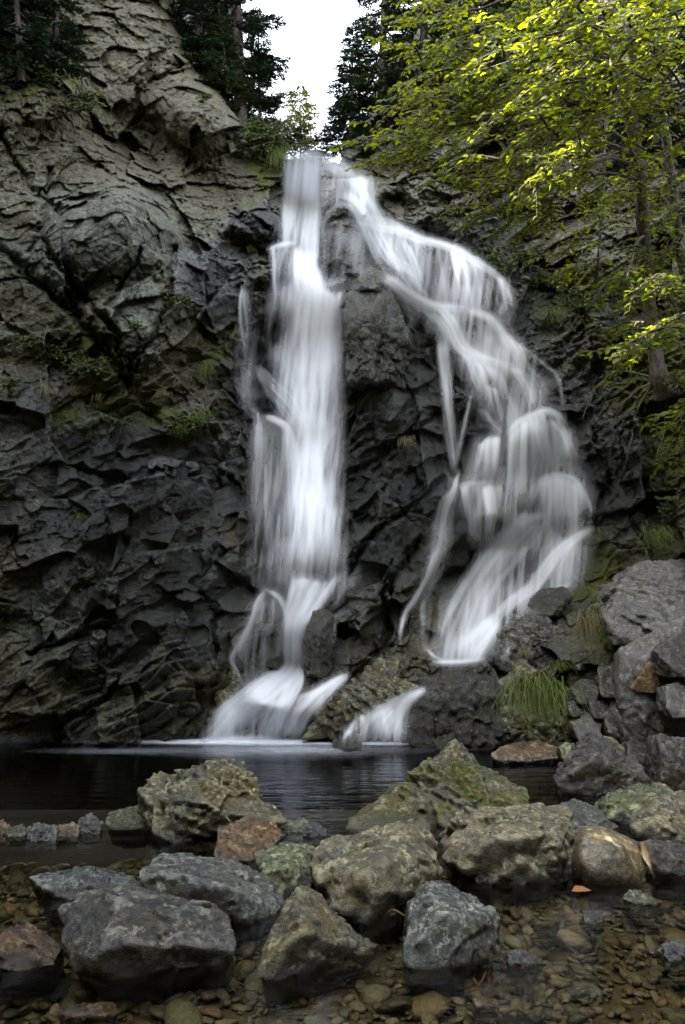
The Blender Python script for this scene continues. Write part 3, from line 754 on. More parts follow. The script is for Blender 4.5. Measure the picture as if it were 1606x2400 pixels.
flow(A1, [(225,985,10),(270,1000,16),(310,1030,24),(335,1110,30),(345,1220,30),(350,1340,30)], 34, .34, (3, 7), .6)
flow(A1, [(485,1020,14),(455,1060,20),(430,1120,24),(425,1220,30)], 20, .28, (3, 8), .6)
flow(A1, [(250,850,60),(290,940,70),(340,1010,50)], 20, .14, (2.2, 4), .5, .2, .1)
fall(A1, [(200,1000),(250,1010),(310,1050)], [(195,1560),(250,1560),(330,1560)], 70, .12, (2.2, 5))
haze_fill(A1, [(190,1000),(250,1000),(340,1100),(345,1560),(300,1600),(190,1560)], .26, 5)
fall(A1, [(190,1140),(215,1150),(235,1160)], [(185,1500),(210,1530),(240,1520)], 14, .2, (2.2, 4))
haze_fill(A1, [(440,1200),(490,1250),(510,1500),(560,1560),(500,1640),(430,1580)], .34, 7)
flow(A1, [(405,1560,150),(375,1640,120),(340,1720,74),(328,1800,60),(332,1900,60)], 110, .42, (3, 9), .6)
fall(A1, [(340,1570),(375,1565),(420,1575),(475,1575)], [(310,1720),(330,1740),(350,1740),(365,1730)], 50, .34, (3, 7), -.2)
flow(A1, [(500,1545,20),(470,1590,24),(430,1650,26),(390,1710,20),(365,1760,16)], 22, .3, (3, 6), .6)
flow(A1, [(560,1560,20),(510,1600,24),(480,1660,12),(470,1700,10)], 12, .16, (3, 6), .6)
flow(A1, [(232,1605,10),(275,1625,12),(300,1660,16),(315,1720,16)], 14, .45, (3, 6), .7)
flow(A1, [(235,1600,14),(205,1650,18),(185,1720,20),(155,1780,26),(115,1850,20),(135,1900,12),(160,1965,14)], 26, .24, (2.2, 5), .5, 0, .12)
flow(A1, [(290,1650,10),(240,1740,24),(190,1790,24),(130,1860,20)], 14, .16, (2.2, 4), .5, 0, .15)
haze_fill(A1, [(230,1610),(320,1640),(310,1880),(180,1950),(110,1860),(170,1720)], .26, 6)
flow(A1, [(440,1690,10),(470,1700,10),(500,1690,12),(560,1660,14)], 8, .22, (2.5, 5), .7)
flow(A1, [(468,1705,12),(478,1720,14),(476,1780,14),(480,1835,10)], 12, .34, (3, 5), .8)
flow(A1, [(335,1870,62),(320,1920,90),(250,1990,150),(180,2070,200),(150,2140,290)], 130, .34, (3, 7), .45, .1, .1)
flow(A1, [(320,1900,60),(240,1965,60),(160,2040,50),(70,2120,40)], 40, .5, (5, 11), .7)
flow(A1, [(335,1900,30),(300,1990,40),(285,2070,50),(280,2140,60)], 34, .4, (3, 8), .6)
flow(A1, [(300,1900,50),(220,1950,60),(130,2030,60),(60,2110,60),(10,2138,30)], 40, .38, (4, 10), .7)
flow(A1, [(120,2005,30),(90,2050,60),(50,2120,60)], 22, .4, (5, 10), .8)
haze_fill(A1, [(260,1895),(350,1895),(330,1990),(320,2140),(0,2140),(90,2020),(160,1970)], .45, 9)
flow(A1, [(0,2142,10),(150,2138,16),(320,2140,12)], 12, .6, (5, 9), .8)
# --- right cascade
A2 = ZERO()
flow(A2, [(470,80,40),(510,120,60),(550,190,90),(600,270,90),(640,350,90),(690,440,90),(750,530,80),(820,600,60)], 100, .22, (2.5, 7), .45, .1, .07)
fall(A2, [(480,85),(530,115),(600,140)], [(500,210),(560,270),(625,290)], 50, .3, (3, 8))
flow(A2, [(600,130,14),(615,140,20),(622,220,18),(632,290,14)], 12, .26, (3, 5), .7)
flow(A2, [(500,200,14),(540,205,24),(580,250,24),(620,310,24)], 20, .5, (4, 9), .7)
flow(A2, [(470,240,10),(500,230,12),(545,245,14),(575,290,14)], 12, .36, (3, 6), .8)
flow(A2, [(475,238,10),(455,270,12),(440,310,14),(444,400,16),(446,480,20)], 18, .24, (2.5, 5), .6)
flow(A2, [(440,305,10),(490,290,12),(540,298,10)], 8, .25, (3, 5), .8)
flow(A2, [(438,66,40),(470,84,60),(520,110,60),(570,140,60)], 40, .4, (3, 8), .7)
fall(A2, [(440,75),(465,85),(490,95)], [(432,300),(450,330),(480,240)], 26, .2, (2.5, 5))
haze_fill(A2, [(430,70),(480,75),(600,130),(625,290),(560,270),(500,210),(450,250),(430,200)], .5, 39)
haze_fill(A2, [(440,310),(570,300),(600,480),(450,490)], .22, 31)
flow(A2, [(560,275,50),(620,295,46),(700,315,36),(780,350,30),(860,375,26),(930,400,24),(1010,450,22),(1075,495,20),(1108,560,16),(1118,640,10)], 44, .3, (3, 8), .3, 0, .15)
haze_fill(A2, [(560,270),(700,305),(870,375),(1010,450),(1090,500),(1125,620),(1090,640),(960,600),(830,590),(700,480),(620,380)], .42, 32, 8)
flow(A2, [(600,290,40),(650,380,50),(700,440,40),(770,480,40),(800,560,30)], 30, .2, (3, 7), .5)
flow(A2, [(700,330,16),(745,400,26),(775,470,24),(800,550,30)], 24, .3, (3, 7), .5)
fall(A2, [(760,350),(800,360),(850,385)], [(790,540),(830,570),(880,590)], 40, .16, (2.5, 5), .2)
fall(A2, [(895,400),(915,395),(940,410)], [(925,590),(955,600),(990,605)], 44, .42, (3, 7), .3)
fall(A2, [(940,410),(1000,450),(1070,495)], [(980,600),(1050,640),(1110,680)], 60, .17, (2.5, 6), .4)
flow(A2, [(1070,490,14),(1100,545,16),(1112,620,14)], 12, .2, (3, 7), .6)
flow(A2, [(650,485,30),(700,515,40),(760,560,36),(830,592,34),(900,598,26),(960,602,20)], 50, .3, (3, 9), .6)
flow(A2, [(650,500,60),(740,560,60),(830,610,70),(900,680,90),(960,760,110)], 36, .16, (3, 9), .5)
fall(A2, [(720,575),(780,590),(840,620)], [(745,680),(800,690),(880,720)], 30, .14, (2.2, 4))
haze_fill(A2, [(700,560),(830,600),(890,720),(850,710),(760,660)], .18, 33)
flow(A2, [(840,600,40),(890,660,50),(935,740,46),(1000,780,40),(1070,800,40),(1135,815,34)], 46, .36, (3, 9), .5)
fall(A2, [(960,605),(1030,635),(1090,690),(1150,745)], [(980,760),(1060,790),(1130,800),(1190,830)], 70, .2, (2.5, 6), .3)
flow(A2, [(960,602,20),(1035,640,24),(1085,700,24),(1140,780,30),(1190,870,50),(1235,960,60)], 40, .16, (3, 8), .4, 0, .12)
haze_fill(A2, [(840,600),(960,600),(1090,690),(1180,780),(1250,960),(1110,1050),(1010,980),(950,800)], .5, 34, 8)
fall(A2, [(930,760),(980,790),(1050,810),(1130,815)], [(1010,990),(1060,1040),(1120,1030),(1200,970)], 110, .22, (2.5, 7), .3)
fall(A2, [(1010,870),(1040,880),(1070,900)], [(1030,980),(1070,1020),(1110,1030)], 30, .22, (2.5, 6))
flow(A2, [(1000,800,30),(1060,850,40),(1090,920,40),(1130,990,50)], 24, .26, (3, 7), .5)
flow(A2, [(1100,800,30),(1160,860,36),(1200,930,36),(1240,965,30)], 24, .34, (3, 8), .6)
flow(A2, [(1130,725,8),(1180,760,10),(1230,800,12),(1275,840,12),(1292,900,10),(1300,975,8)], 12, .2, (2.2, 4), .5, 0, .2)
fall(A2, [(1190,845),(1240,840),(1285,845)], [(1215,900),(1260,930),(1300,950)], 12, .12, (2.2, 4))
flow(A2, [(1368,865,4),(1385,900,6),(1395,930,4)], 4, .12, (2, 3), .6)
# narrow left branch
flow(A2, [(865,705,40),(868,760,40),(878,850,36),(886,950,30),(895,1050,36),(903,1130,30),(905,1195,20)], 60, .24, (2.5, 6), .5)
flow(A2, [(865,700,30),(870,790,30)], 12, .3, (4, 8), .8)
flow(A2, [(975,880,6),(955,960,10),(935,1050,12),(915,1130,14),(908,1190,14)], 14, .22, (2.2, 5), .6)
flow(A2, [(868,1175,6),(890,1205,10),(908,1235,14)], 8, .5, (3, 5), .8)
flow(A2, [(925,1180,10),(915,1210,14),(905,1250,24),(880,1310,46),(862,1400,56),(850,1480,50),(825,1570,40)], 50, .26, (2.5, 6), .5)
flow(A2, [(860,1440,40),(820,1560,34),(770,1640,24),(735,1690,20),(716,1760,12),(713,1810,10)], 34, .3, (2.2, 5), .5)
flow(A2, [(890,1490,10),(830,1590,14),(795,1660,14),(796,1730,10),(782,1800,14)], 16, .2, (2.2, 4), .6)
haze_fill(A2, [(900,1240),(890,1400),(860,1500),(800,1600),(830,1420)], .3, 35)
# middle lobes
flow(A2, [(985,960,14),(1020,975,20),(1050,1020,20),(1085,1050,20)], 14, .26, (3, 6), .6)
flow(A2, [(1095,1055,16),(1130,1010,20),(1180,985,26),(1235,968,26),(1280,985,20),(1310,1030,16)], 26, .3, (4, 8), .5)
fall(A2, [(1000,1090),(1025,1065),(1070,1062)], [(965,1210),(1020,1210),(1065,1215)], 60, .32, (3, 7), -.3)
fall(A2, [(1110,1045),(1140,1015),(1165,1000)], [(1095,1340),(1125,1340),(1160,1300)], 70, .30, (3, 7), -.1)
fall(A2, [(1170,995),(1200,985),(1225,975)], [(1190,1200),(1220,1220),(1260,1200)], 50, .26, (3, 7), .3)
flow(A2, [(1190,990,26),(1215,1050,30),(1235,1120,34),(1250,1190,36)], 30, .34, (3, 8), .5)
flow(A2, [(1250,975,26),(1295,1040,30),(1320,1100,30),(1330,1180,30)], 34, .26, (3, 7), .5)
flow(A2, [(1335,1085,12),(1295,1105,20),(1262,1135,14)], 10, .4, (3, 6), .7)
fall(A2, [(1230,990),(1270,1010),(1310,1060)], [(1250,1200),(1290,1190),(1330,1200)], 50, .2, (2.5, 6), .3)
haze_fill(A2, [(1000,1060),(1110,1040),(1180,980),(1280,980),(1335,1080),(1390,1260),(1400,1340),(1390,1400),(1300,1440),(1160,1360),(1080,1460),(960,1420),(930,1240),(965,1200)], .42, 36, 7)
flow(A2, [(910,1240,14),(950,1228,16),(1000,1222,14),(1065,1222,14)], 16, .32, (3, 6), .6)
fall(A2, [(930,1235),(980,1225),(1030,1230),(1075,1230)], [(960,1420),(990,1500),(1050,1500),(1090,1440)], 90, .24, (2.2, 6))
fall(A2, [(1010,1240),(1020,1238)], [(1030,1460),(1045,1480)], 18, .3, (3, 5))
flow(A2, [(1000,1420,4),(997,1490,6),(990,1550,4)], 5, .3, (2, 3), .8)
flow(A2, [(1200,1215,14),(1240,1196,18),(1290,1192,20),(1340,1215,18),(1375,1265,16),(1398,1330,14),(1392,1388,12)], 26, .22, (3, 8), .45)
flow(A2, [(1210,1210,20),(1190,1260,26),(1160,1320,26)], 20, .36, (3, 7), .7)
fall(A2, [(1210,1215),(1260,1200),(1310,1205),(1360,1250)], [(1215,1400),(1260,1450),(1320,1460),(1370,1410)], 120, .3, (3, 8), .2)
flow(A2, [(1345,1220,14),(1370,1290,18),(1375,1360,18)], 14, .3, (3, 6), .6)
# lower sheets
flow(A2, [(1155,1362,20),(1195,1344,24),(1250,1332,18)], 18, .6, (4, 9), .8)
flow(A2, [(1200,1350,90),(1130,1420,110),(1060,1500,120),(1000,1590,120),(950,1690,130),(915,1790,130),(900,1862,140)], 120, .25, (3, 9), .4, .1)
flow(A2, [(1180,1350,40),(1105,1430,50),(1030,1530,50),(985,1600,40)], 40, .36, (4, 10), .6)
flow(A2, [(1060,1700,40),(1000,1770,70),(950,1830,110),(920,1862,140)], 70, .48, (4, 11), .7)
flow(A2, [(1398,1385,12),(1330,1425,24),(1275,1470,34),(1230,1530,40),(1190,1590,40),(1120,1640,34),(1050,1710,34),(990,1790,40)], 60, .30, (3, 8), .45)
haze_fill(A2, [(1160,1360),(1300,1430),(1390,1400),(1340,1560),(1200,1640),(1060,1760),(1000,1862),(850,1862),(900,1760),(960,1600),(1060,1470)], .62, 37, 8)
fall(A2, [(1230,1345),(1290,1420),(1330,1430)], [(1130,1620),(1190,1600),(1280,1540)], 70, .2, (2.5, 7), -.2)
flow(A2, [(1325,1575,8),(1270,1605,14),(1215,1640,14),(1165,1690,12)], 16, .3, (3, 6), .6)
flow(A2, [(1110,1790,14),(1090,1830,24),(1075,1866,30)], 14, .4, (4, 7), .8)
flow(A2, [(800,1800,10),(830,1840,16),(880,1862,20)], 12, .3, (3, 7), .7)
flow(A2, [(830,1862,8),(950,1862,12),(1030,1850,14)], 14, .6, (4, 7), .7)
haze_fill(A2, [(900,1560),(960,1560),(900,1760),(850,1860),(790,1820),(800,1680)], .14, 38)
# --- thin side trickle
A3 = ZERO()
flow(A3, [(155,518,10),(158,560,30),(165,640,44),(168,720,50),(170,790,40)], 26, .22, (2.2, 4), .5, .1, .1)
flow(A3, [(150,520,10),(142,600,10),(150,700,14),(165,790,20)], 12, .26, (2.2, 4), .7)
flow(A3, [(170,780,60),(165,860,60),(175,950,50),(205,1010,40)], 26, .15, (2, 3.5), .5, 0, .15)
flow(A3, [(170,800,30),(200,840,50),(230,900,40)], 12, .14, (2, 4), .5, 0, .15)
fall(A3, [(170,940),(200,960),(225,1000)], [(180,1130),(210,1180),(240,1200)], 18, .12, (2, 4))
haze_fill(A3, [(145,530),(175,540),(195,760),(230,900),(200,980),(150,940),(135,780),(138,620)], .12, 51)
# --- low spills into the pool
A4 = ZERO()
flow(A4, [(530,1905,14),(490,1930,26),(430,1975,46),(370,2040,56),(330,2110,56),(315,2142,70)], 60, .3, (3, 8), .5)
flow(A4, [(490,1935,10),(420,1965,14),(360,1990,16),(325,2040,20)], 20, .34, (3, 7), .6)
haze_fill(A4, [(500,1920),(420,2010),(350,2140),(300,2140),(310,2050),(400,1960)], .4, 61)
A5 = ZERO()
flow(A5, [(800,1955,16),(740,1995,40),(680,2040,90),(640,2090,140),(620,2150,230)], 70, .26, (3, 8), .5)
fall(A5, [(530,2110),(560,2062),(620,2042),(690,2020)], [(500,2150),(560,2152),(640,2152),(740,2150)], 50, .28, (3, 7))
flow(A5, [(790,1965,10),(730,2000,14),(700,2060,20),(690,2140,24)], 18, .3, (3, 7), .6)
haze_fill(A5, [(790,1965),(760,2050),(740,2150),(510,2150),(560,2070),(680,2010)], .35, 62)

m = NT('falling_water')
dn = m.attr('dens')
df = m.n('BsdfDiffuse'); df.inputs['Color'].default_value = (.95, .96, .97, 1)
tl = m.n('BsdfTranslucent'); tl.inputs['Color'].default_value = (.80, .83, .88, 1)
gs = m.n('BsdfGlossy'); gs.inputs['Roughness'].default_value = .45; gs.inputs['Color'].default_value = (.9, .93, 1, 1)
ma = m.n('MixShader'); ma.inputs[0].default_value = .2; m.l(df.outputs[0], ma.inputs[1]); m.l(tl.outputs[0], ma.inputs[2])
mb = m.n('MixShader'); mb.inputs[0].default_value = .06; m.l(ma.outputs[0], mb.inputs[1]); m.l(gs.outputs[0], mb.inputs[2])
tr = m.n('BsdfTransparent')
mc = m.n('MixShader'); m.l(dn, mc.inputs[0]); m.l(tr.outputs[0], mc.inputs[1]); m.l(mb.outputs[0], mc.inputs[2])
m.l(mc.outputs[0], m.out.inputs[0])
M_FALL = m.m
WPX, WPY = np.meshgrid(wx, wy)
def minf(A, r):
    for ax in (0, 1):
        B = A.copy()
        for k in range(1, r + 1):
            for sg in (k, -k):
                Sh = np.roll(A, sg, ax); B = np.minimum(B, Sh)
        A = B
    return A
Dsm = blur2(minf(blur2(Dw, 1), 12), 9)
Dplunge = blur2(minf(blur2(Dw, 1), 18), 26)
def water_sheet(name, A, label, cat, gain=1.0, lift=.035, bed=None):
    Dsm_ = Dsm if bed is None else bed
    soft = A
    dens = 1 - np.exp(-gain * (.24 * soft + .05 * blur2(A, 4)))
    dens = np.clip(dens * 1.05 - .02, 0, .985)
    thick = blur2(A, 4) * .4
    Dd = Dsm_ - lift - .06 * (1 - np.exp(-.5 * thick)) - .01 * dens
    Dd = np.minimum(Dd, blur2(minf(Dw, 3), 2) - .015)
    x, y, z = at(WPX, WPY, Dd)
    V = np.stack([x, y, z], -1).reshape(-1, 3)
    I = np.arange(WH * WW).reshape(WH, WW)
    ok = np.maximum.reduce([dens[:-1, :-1], dens[1:, :-1], dens[:-1, 1:], dens[1:, 1:]]) > .012
    zz = z[:-1, :-1] > -.03
    q = np.stack([I[:-1, :-1], I[1:, :-1], I[1:, 1:], I[:-1, 1:]], -1)[ok & zz]
    used = np.zeros(len(V), bool); used[q.ravel()] = True; rm = np.cumsum(used) - 1
    o = mesh_np(name, V[used], rm[q], M_FALL, attrs={'dens': dens.ravel()[used]})
    tag(o, label, cat)
    return o
wmix = sstep(1420 * K, 1250 * K, WPY)
water_sheet('waterfall', A1, 'tall straight white plunge on the left ending in a bright apron at the pool', 'waterfall', .78, bed=Dsm * (1 - wmix) + Dplunge * wmix)
water_sheet('waterfall', A2, 'broad stepped veil of water fanning down the right side of the central rock', 'waterfall', .64)
water_sheet('water_trickle', A3, 'thin threadlike trickle down the rock just left of the straight plunge', 'trickle', 1.0)
water_sheet('water_spill', A4, 'small white spill sliding diagonally into the pool beside the bright apron', 'water spill', 1.0, .10)
water_sheet('water_spill', A5, 'low separate spill fanning into the pool below the mid rock ledge', 'water spill', 1.0, .16)

# foam on the pool
m = NT('pool_foam'); dn = m.attr('dens'); pos = m.tc()
mp = m.n('Mapping'); mp.inputs['Scale'].default_value = (1, 4, 1); m.l(pos, mp.inputs['Vector'])
dn = m.math('MULTIPLY', dn, m.mapr(m.noise(mp.outputs[0], 6, 4), .3, .6, .6, 1.0))
df = m.n('BsdfDiffuse'); df.inputs['Color'].default_value = (.8, .83, .88, 1); tr = m.n('BsdfTransparent')
mc = m.n('MixShader'); m.l(dn, mc.inputs[0]); m.l(tr.outputs[0], mc.inputs[1]); m.l(df.outputs[0], mc.inputs[2]); m.l(mc.outputs[0], m.out.inputs[0])
fx, fy = np.meshgrid(np.linspace(-2.6, 1.6, 220), np.linspace(5.2, 7.3, 110))
def G0(x, y):
    Y = ground_Y(y * K); return at(x * K, y * K, Y)[:2]
dens = np.zeros_like(fx)
for (a, b, rx, ry, v) in ((560,1699,.42,.10,1.2),(450,1698,.45,.07,.9),(640,1699,.25,.08,1.0),(860,1703,.34,.055,1.0),(780,1703,.35,.04,.5),(640,1720,.6,.22,.10),(400,1700,.5,.05,.4),(700,1715,.6,.16,.14),(300,1720,.5,.1,.08)):
    gx_, gy_ = G0(a, b); dens += v * np.exp(-((fx - gx_) / rx) ** 2 - ((fy - gy_) / ry) ** 2)
dens = 1 - np.exp(-2.2 * dens)
I = np.arange(fx.size).reshape(fx.shape); ok = dens[:-1, :-1] > .01
q = np.stack([I[:-1, :-1], I[:-1, 1:], I[1:, 1:], I[1:, :-1]], -1)[ok]
fo = mesh_np('foam', np.stack([fx.ravel(), fy.ravel(), .006 + 0 * fx.ravel()], 1), q, m.m, attrs={'dens': dens.ravel()})
tag(fo, 'soft white foam drifting on the pool at the foot of the falls', 'foam', kind='stuff')

# ------------------------------------------------------------------ BOULDERS
_ico = {}
def ico(sub):
    if sub not in _ico:
        b = bmesh.new(); bmesh.ops.create_icosphere(b, subdivisions=sub, radius=1)
        _ico[sub] = (np.array([v.co[:] for v in b.verts]), np.array([[v.index for v in f.verts] for f in b.faces])); b.free()
    return _ico[sub]
def hull_planes(P):
    b = bmesh.new()
    for p_ in P: b.verts.new(p_)
    r_ = bmesh.ops.convex_hull(b, input=b.verts)
    b.normal_update(); c = P.mean(0); out = []
    for f in b.faces:
        n_ = np.array(f.normal[:]); d_ = float(n_ @ (np.array(f.verts[0].co[:]) - c))
        if d_ < 0: n_, d_ = -n_, -d_
        if d_ > 1e-4: out.append((*n_, d_))
    b.free(); return c, np.array(out)
def lump(P, seed, sharp=26, rough=1.0, sub=6, strat=None):
    c, pl = hull_planes(np.asarray(P, float))
    D_, Fc = ico(sub)
    q = np.clip(D_ @ pl[:, :3].T, 1e-6, None) / pl[:, 3]
    sharp = sharp * 5 if sharp > 12 else sharp * 1.6; r = np.exp(-np.log(np.exp(sharp * (np.log(q) - np.log(q).max(1, keepdims=True))).sum(1)) / sharp - np.log(q).max(1))
    V = c + D_ * r[:, None]
    sz = (P.max(0) - P.min(0)).mean()
    q = V + sz * .02 * np.stack([fbm(V * 3 / sz, 3, seed + i * 7) for i in range(3)], 1)
    if strat is not None:
        a = strat; q = np.stack([q[:, 0] * math.cos(a) + q[:, 2] * math.sin(a), q[:, 1], (-q[:, 0] * math.sin(a) + q[:, 2] * math.cos(a)) * 2.6], 1)
    fa, ka = facet(q * 2.2 / sz + seed, seed, 1.4, .15)
    fb_, kb = facet(q * 5.5 / sz + seed, seed + 3, 1.4, .2)
    fc_, kc = facet(q * 16 / sz + seed, seed + 5, 1.0, .4)
    dsp = sz * (.030 * fa + .026 * fb_ + .013 * fc_ + .007 * fbm(q * 9 / sz, 5, seed, .6) - .014 * np.exp(-kb / .08) - .012 * np.exp(-ka / .05))
    V = V + D_ * (dsp * rough)[:, None]
    return V, Fc
def fix_pts(pts, conv, Y0, back=.55, down=.14):
    P = []
    for (x, y, d_) in pts:
        X, Yp = conv(x, y); P.append(atv(X, Yp, Y0 + d_))
    P = np.array(P); c = P.mean(0); w_ = P[:, 0].max() - P[:, 0].min()
    top = P[P[:, 2] > c[2]]
    bk = top.copy(); bk[:, 0] = c[0] + (bk[:, 0] - c[0]) * .8; bk[:, 1] = P[:, 1].max() + w_ * back * .5; bk[:, 2] = np.minimum(c[2] + (bk[:, 2] - c[2]) * .8, H0 + (top[:, 2] - H0) * bk[:, 1] / top[:, 1] - .015)
    bot = P.copy(); bot[:, 2] = P[:, 2].min() - down; bot[:, 0] = c[0] + (bot[:, 0] - c[0]) * .8; bot[:, 1] += .12 * (down > .05)
    bot2 = bk.copy(); bot2[:, 2] = bot[:, 2].min()
    return np.concatenate([P, bk, bot, bot2])
def boulder(pts, conv, mat, label, Y0=None, seed=1, sharp=26, rough=1.0, back=.55, down=.14, grp=None, sub=6, name='boulder', cat='boulder', strat=None, extra=()):
    """pts: (x, y, metres behind the contact point) as seen; Y0 distance of the foot"""
    if Y0 is None:
        Y0 = ground_Y(max(conv(x, y)[1] for x, y, _ in pts))
    Vs, Fs, o_ = [], [], 0
    for k, pp in enumerate((pts,) + tuple(extra)):
        V, Fc = lump(fix_pts(pp, conv, Y0, back, down), seed + k * 13, sharp, rough, sub, strat)
        Vs.append(V); Fs.append(Fc + o_); o_ += len(V)
    V = np.concatenate(Vs)
    loc = (V[:, 0].mean(), V[:, 1].mean(), max(V[:, 2].min(), -.15))
    o = mesh_np(name, V, np.concatenate(Fs), mat, loc=loc)
    tag(o, label, cat, grp)
    return o
GF = 'boulders lying in the foreground stream'
boulder([(410,1070,0),(1060,975,.12),(340,1040,.04),(450,950,-.03),(590,900,-.03),(850,895,.05),(1085,935,.12),(275,735,.22),(350,662,.34),(580,632,.48),(735,690,.48),(870,735,.36),(980,735,.28),(1075,795,.28),(490,690,.14),(290,940,.08)],
        c7, M_DARK, 'big flat-topped slab boulder at the lower left with dark wet underside', seed=3, sharp=34, grp=GF)
boulder([(1362,632,.28),(1290,770,.2),(1200,910,.08),(1172,1050,0),(1245,1078,0),(1500,1035,.12),(1700,965,.22),(1700,905,.26),(1560,868,.3),(1480,780,.36),(1345,860,.02),(1430,850,.06),(1430,655,.42)],
        c7, M_OLIVE, 'steep pointed wedge boulder standing at the front centre in the shallows', seed=9, sharp=40, grp=GF)
boulder([(380,628,.35),(460,628,.42),(610,690,.45),(690,745,.38),(735,850,.3),(725,955,.2),(560,1005,.06),(330,1035,0),(265,990,.04),(290,850,.14),(310,720,.3),(425,690,.26),(440,770,.1),(640,765,.2)],
        c8, M_BLUE, 'angular grey boulder nearest the front right with pale ridge and dark front face', seed=14, sharp=36, grp=GF)
boulder([(712,1960,.3),(735,1928,.42),(800,1912,.5),(900,1890,.55),(972,1868,.6),(985,1905,.5),(998,1940,.4),(1018,1990,.32),(960,2055,.15),(905,2090,.08),(838,2120,0),(770,2085,.03),(722,2020,.15),(905,1958,.14),(878,2050,.0),(830,2000,.02)],
        dd, M_PALE, 'large pale speckled boulder at centre with brown shaded right face', seed=21, sharp=30, grp=GF)
boulder([(316,2000,.1),(345,1960,.3),(420,1950,.4),(500,1965,.42),(580,1985,.42),(640,2030,.32),(655,2060,.22),(640,2100,.1),(560,2115,0),(480,2080,0),(330,2040,.05),(520,2030,-.02),(400,2000,.05)],
        dd, M_BLUE, 'long low blue-grey boulder behind the flat-topped slab', seed=28, sharp=20, grp=GF)
boulder([(580,1955,.25),(640,1928,.36),(722,1938,.36),(738,1990,.2),(705,2045,.06),(640,2060,0),(596,2010,.1),(650,1985,.04)],
        dd, M_GREEN, 'rounded yellow-green lumpy rock wedged left of the large pale boulder', seed=33, sharp=14, grp=GF)
boulder([(488,1962,.03),(500,1900,.12),(556,1868,.26),(620,1875,.3),(652,1912,.25),(610,1950,.1),(570,1972,0),(515,1975,0)],
        dd, M_RUST, 'orange-brown rough rock in front of the back outcrop', seed=37, sharp=24, grp=GF)
boulder([(60,2005,.12),(110,1992,.22),(200,1983,.3),(300,2000,.28),(325,2025,.2),(280,2050,.04),(150,2062,0),(100,2035,.02),(180,2010,.08)],
        dd, M_BLUE, 'low flat greenish-blue rock at the left of the stream', seed=41, sharp=22, grp=GF, strat=.2)
boulder([(-50,2150,.1),(48,2112,.22),(90,2122,.24),(140,2168,.14),(122,2205,.03),(40,2222,0),(-50,2208,0),(20,2150,.05)],
        dd, M_RED, 'low reddish-brown boulder cut by the left edge', seed=46, sharp=22, grp=GF)
boulder([(308,1812,.15),(330,1782,.3),(400,1765,.4),(470,1762,.5),(560,1800,.45),(640,1862,.3),(655,1880,.15),(580,1890,.1),(500,1915,0),(370,1925,0),(360,1870,.02),(340,1830,.1),(470,1850,-.02)],
        dd, M_OLIVE, 'rugged layered outcrop standing up from the pool at centre left', seed=52, sharp=24, rough=1.6, grp=GF, strat=-.4,
        extra=([(400,1765,.3),(440,1750,.42),(515,1738,.5),(570,1752,.48),(598,1825,.4),(606,1850,.3),(500,1870,.15),(420,1850,.2)],))
boulder([(233,1880,.1),(245,1855,.22),(300,1842,.3),(355,1838,.28),(365,1868,.15),(330,1895,0),(250,1898,0)],
        dd, M_GREEN, 'smooth pale green boulder touching the left of the layered outcrop', seed=58, sharp=12, rough=.7, grp=GF)
boulder([(790,1900,0),(805,1862,.1),(870,1832,.25),(960,1782,.45),(988,1745,.6),(1060,1752,.6),(1130,1745,.62),(1165,1790,.5),(1215,1808,.45),(1225,1840,.3),(1160,1890,.12),(1010,1925,0),(880,1915,0),(1000,1830,.15),(1120,1830,.22)],
        dd, M_MOSSY, 'wide jagged mossy boulder rising at the edge of the pool', Y0=4.3, seed=64, sharp=26, rough=1.5, grp=GF, strat=-.5)
boulder([(962,1795,.1),(985,1745,.14),(1042,1690,.28),(1062,1702,.32),(1100,1748,.25),(1100,1800,.1),(1010,1800,0),(1015,1742,.04)],
        dd, M_OLIVE, 'small steep pyramid rock peeking up behind the mossy boulder', Y0=5.3, seed=69, sharp=36, grp=GF)
boulder([(450,440,.2),(540,312,.42),(680,272,.55),(880,265,.65),(1050,292,.6),(1062,380,.42),(1080,430,.35),(1050,590,.15),(900,635,.05),(740,612,0),(540,568,0),(460,495,.12),(660,440,.0),(830,402,.02),(975,385,.12)],
        c8, M_PALE, 'broad flat-topped buff boulder at the right with overhanging dark front', seed=74, sharp=34, rough=1.3, grp=GF)
boulder([(1085,420,.1),(1112,348,.25),(1170,338,.35),(1330,398,.4),(1418,450,.35),(1432,600,.15),(1400,645,.03),(1270,652,0),(1130,602,0),(1078,500,.03),(1250,450,.05),(1180,400,.08)],
        c8, M_SMOOTH, 'smooth rounded barrel-shaped boulder with a golden sunlit spot', seed=80, sharp=9, rough=.35, grp=GF)
boulder([(990,275,.1),(1060,230,.25),(1125,258,.25),(1250,340,.2),(1262,375,.05),(1120,400,0),(1020,350,0)],
        c8, M_BLUE, 'narrow blue-white speckled rock between the buff and barrel-shaped boulders', Y0=4.25, seed=85, sharp=22, grp=GF)
boulder([(1200,262,.1),(1240,220,.25),(1320,188,.35),(1420,162,.42),(1502,175,.4),(1520,225,.25),(1420,320,.03),(1300,362,0),(1205,335,0),(1300,270,.04)],
        c8, M_GREEN, 'green and white banded mossy boulder at the right', Y0=4.4, seed=88, sharp=20, rough=1.2, grp=GF, strat=-.5)
boulder([(1318,362,.05),(1440,232,.25),(1530,208,.35),(1640,220,.4),(1700,400,.2),(1620,455,0),(1480,445,0),(1350,402,0),(1430,330,.03)],
        c8, M_PALE, 'pale lichen-blotched boulder cut by the right edge', Y0=4.08, seed=93, sharp=20, grp=GF)
boulder([(1395,440,.06),(1440,425,.2),(1600,450,.3),(1740,520,.2),(1720,620,0),(1560,590,0),(1430,560,0)],
        c8, M_CHAR, 'flat dark slab lying against the right of the barrel-shaped boulder', seed=97, sharp=30, grp=GF)
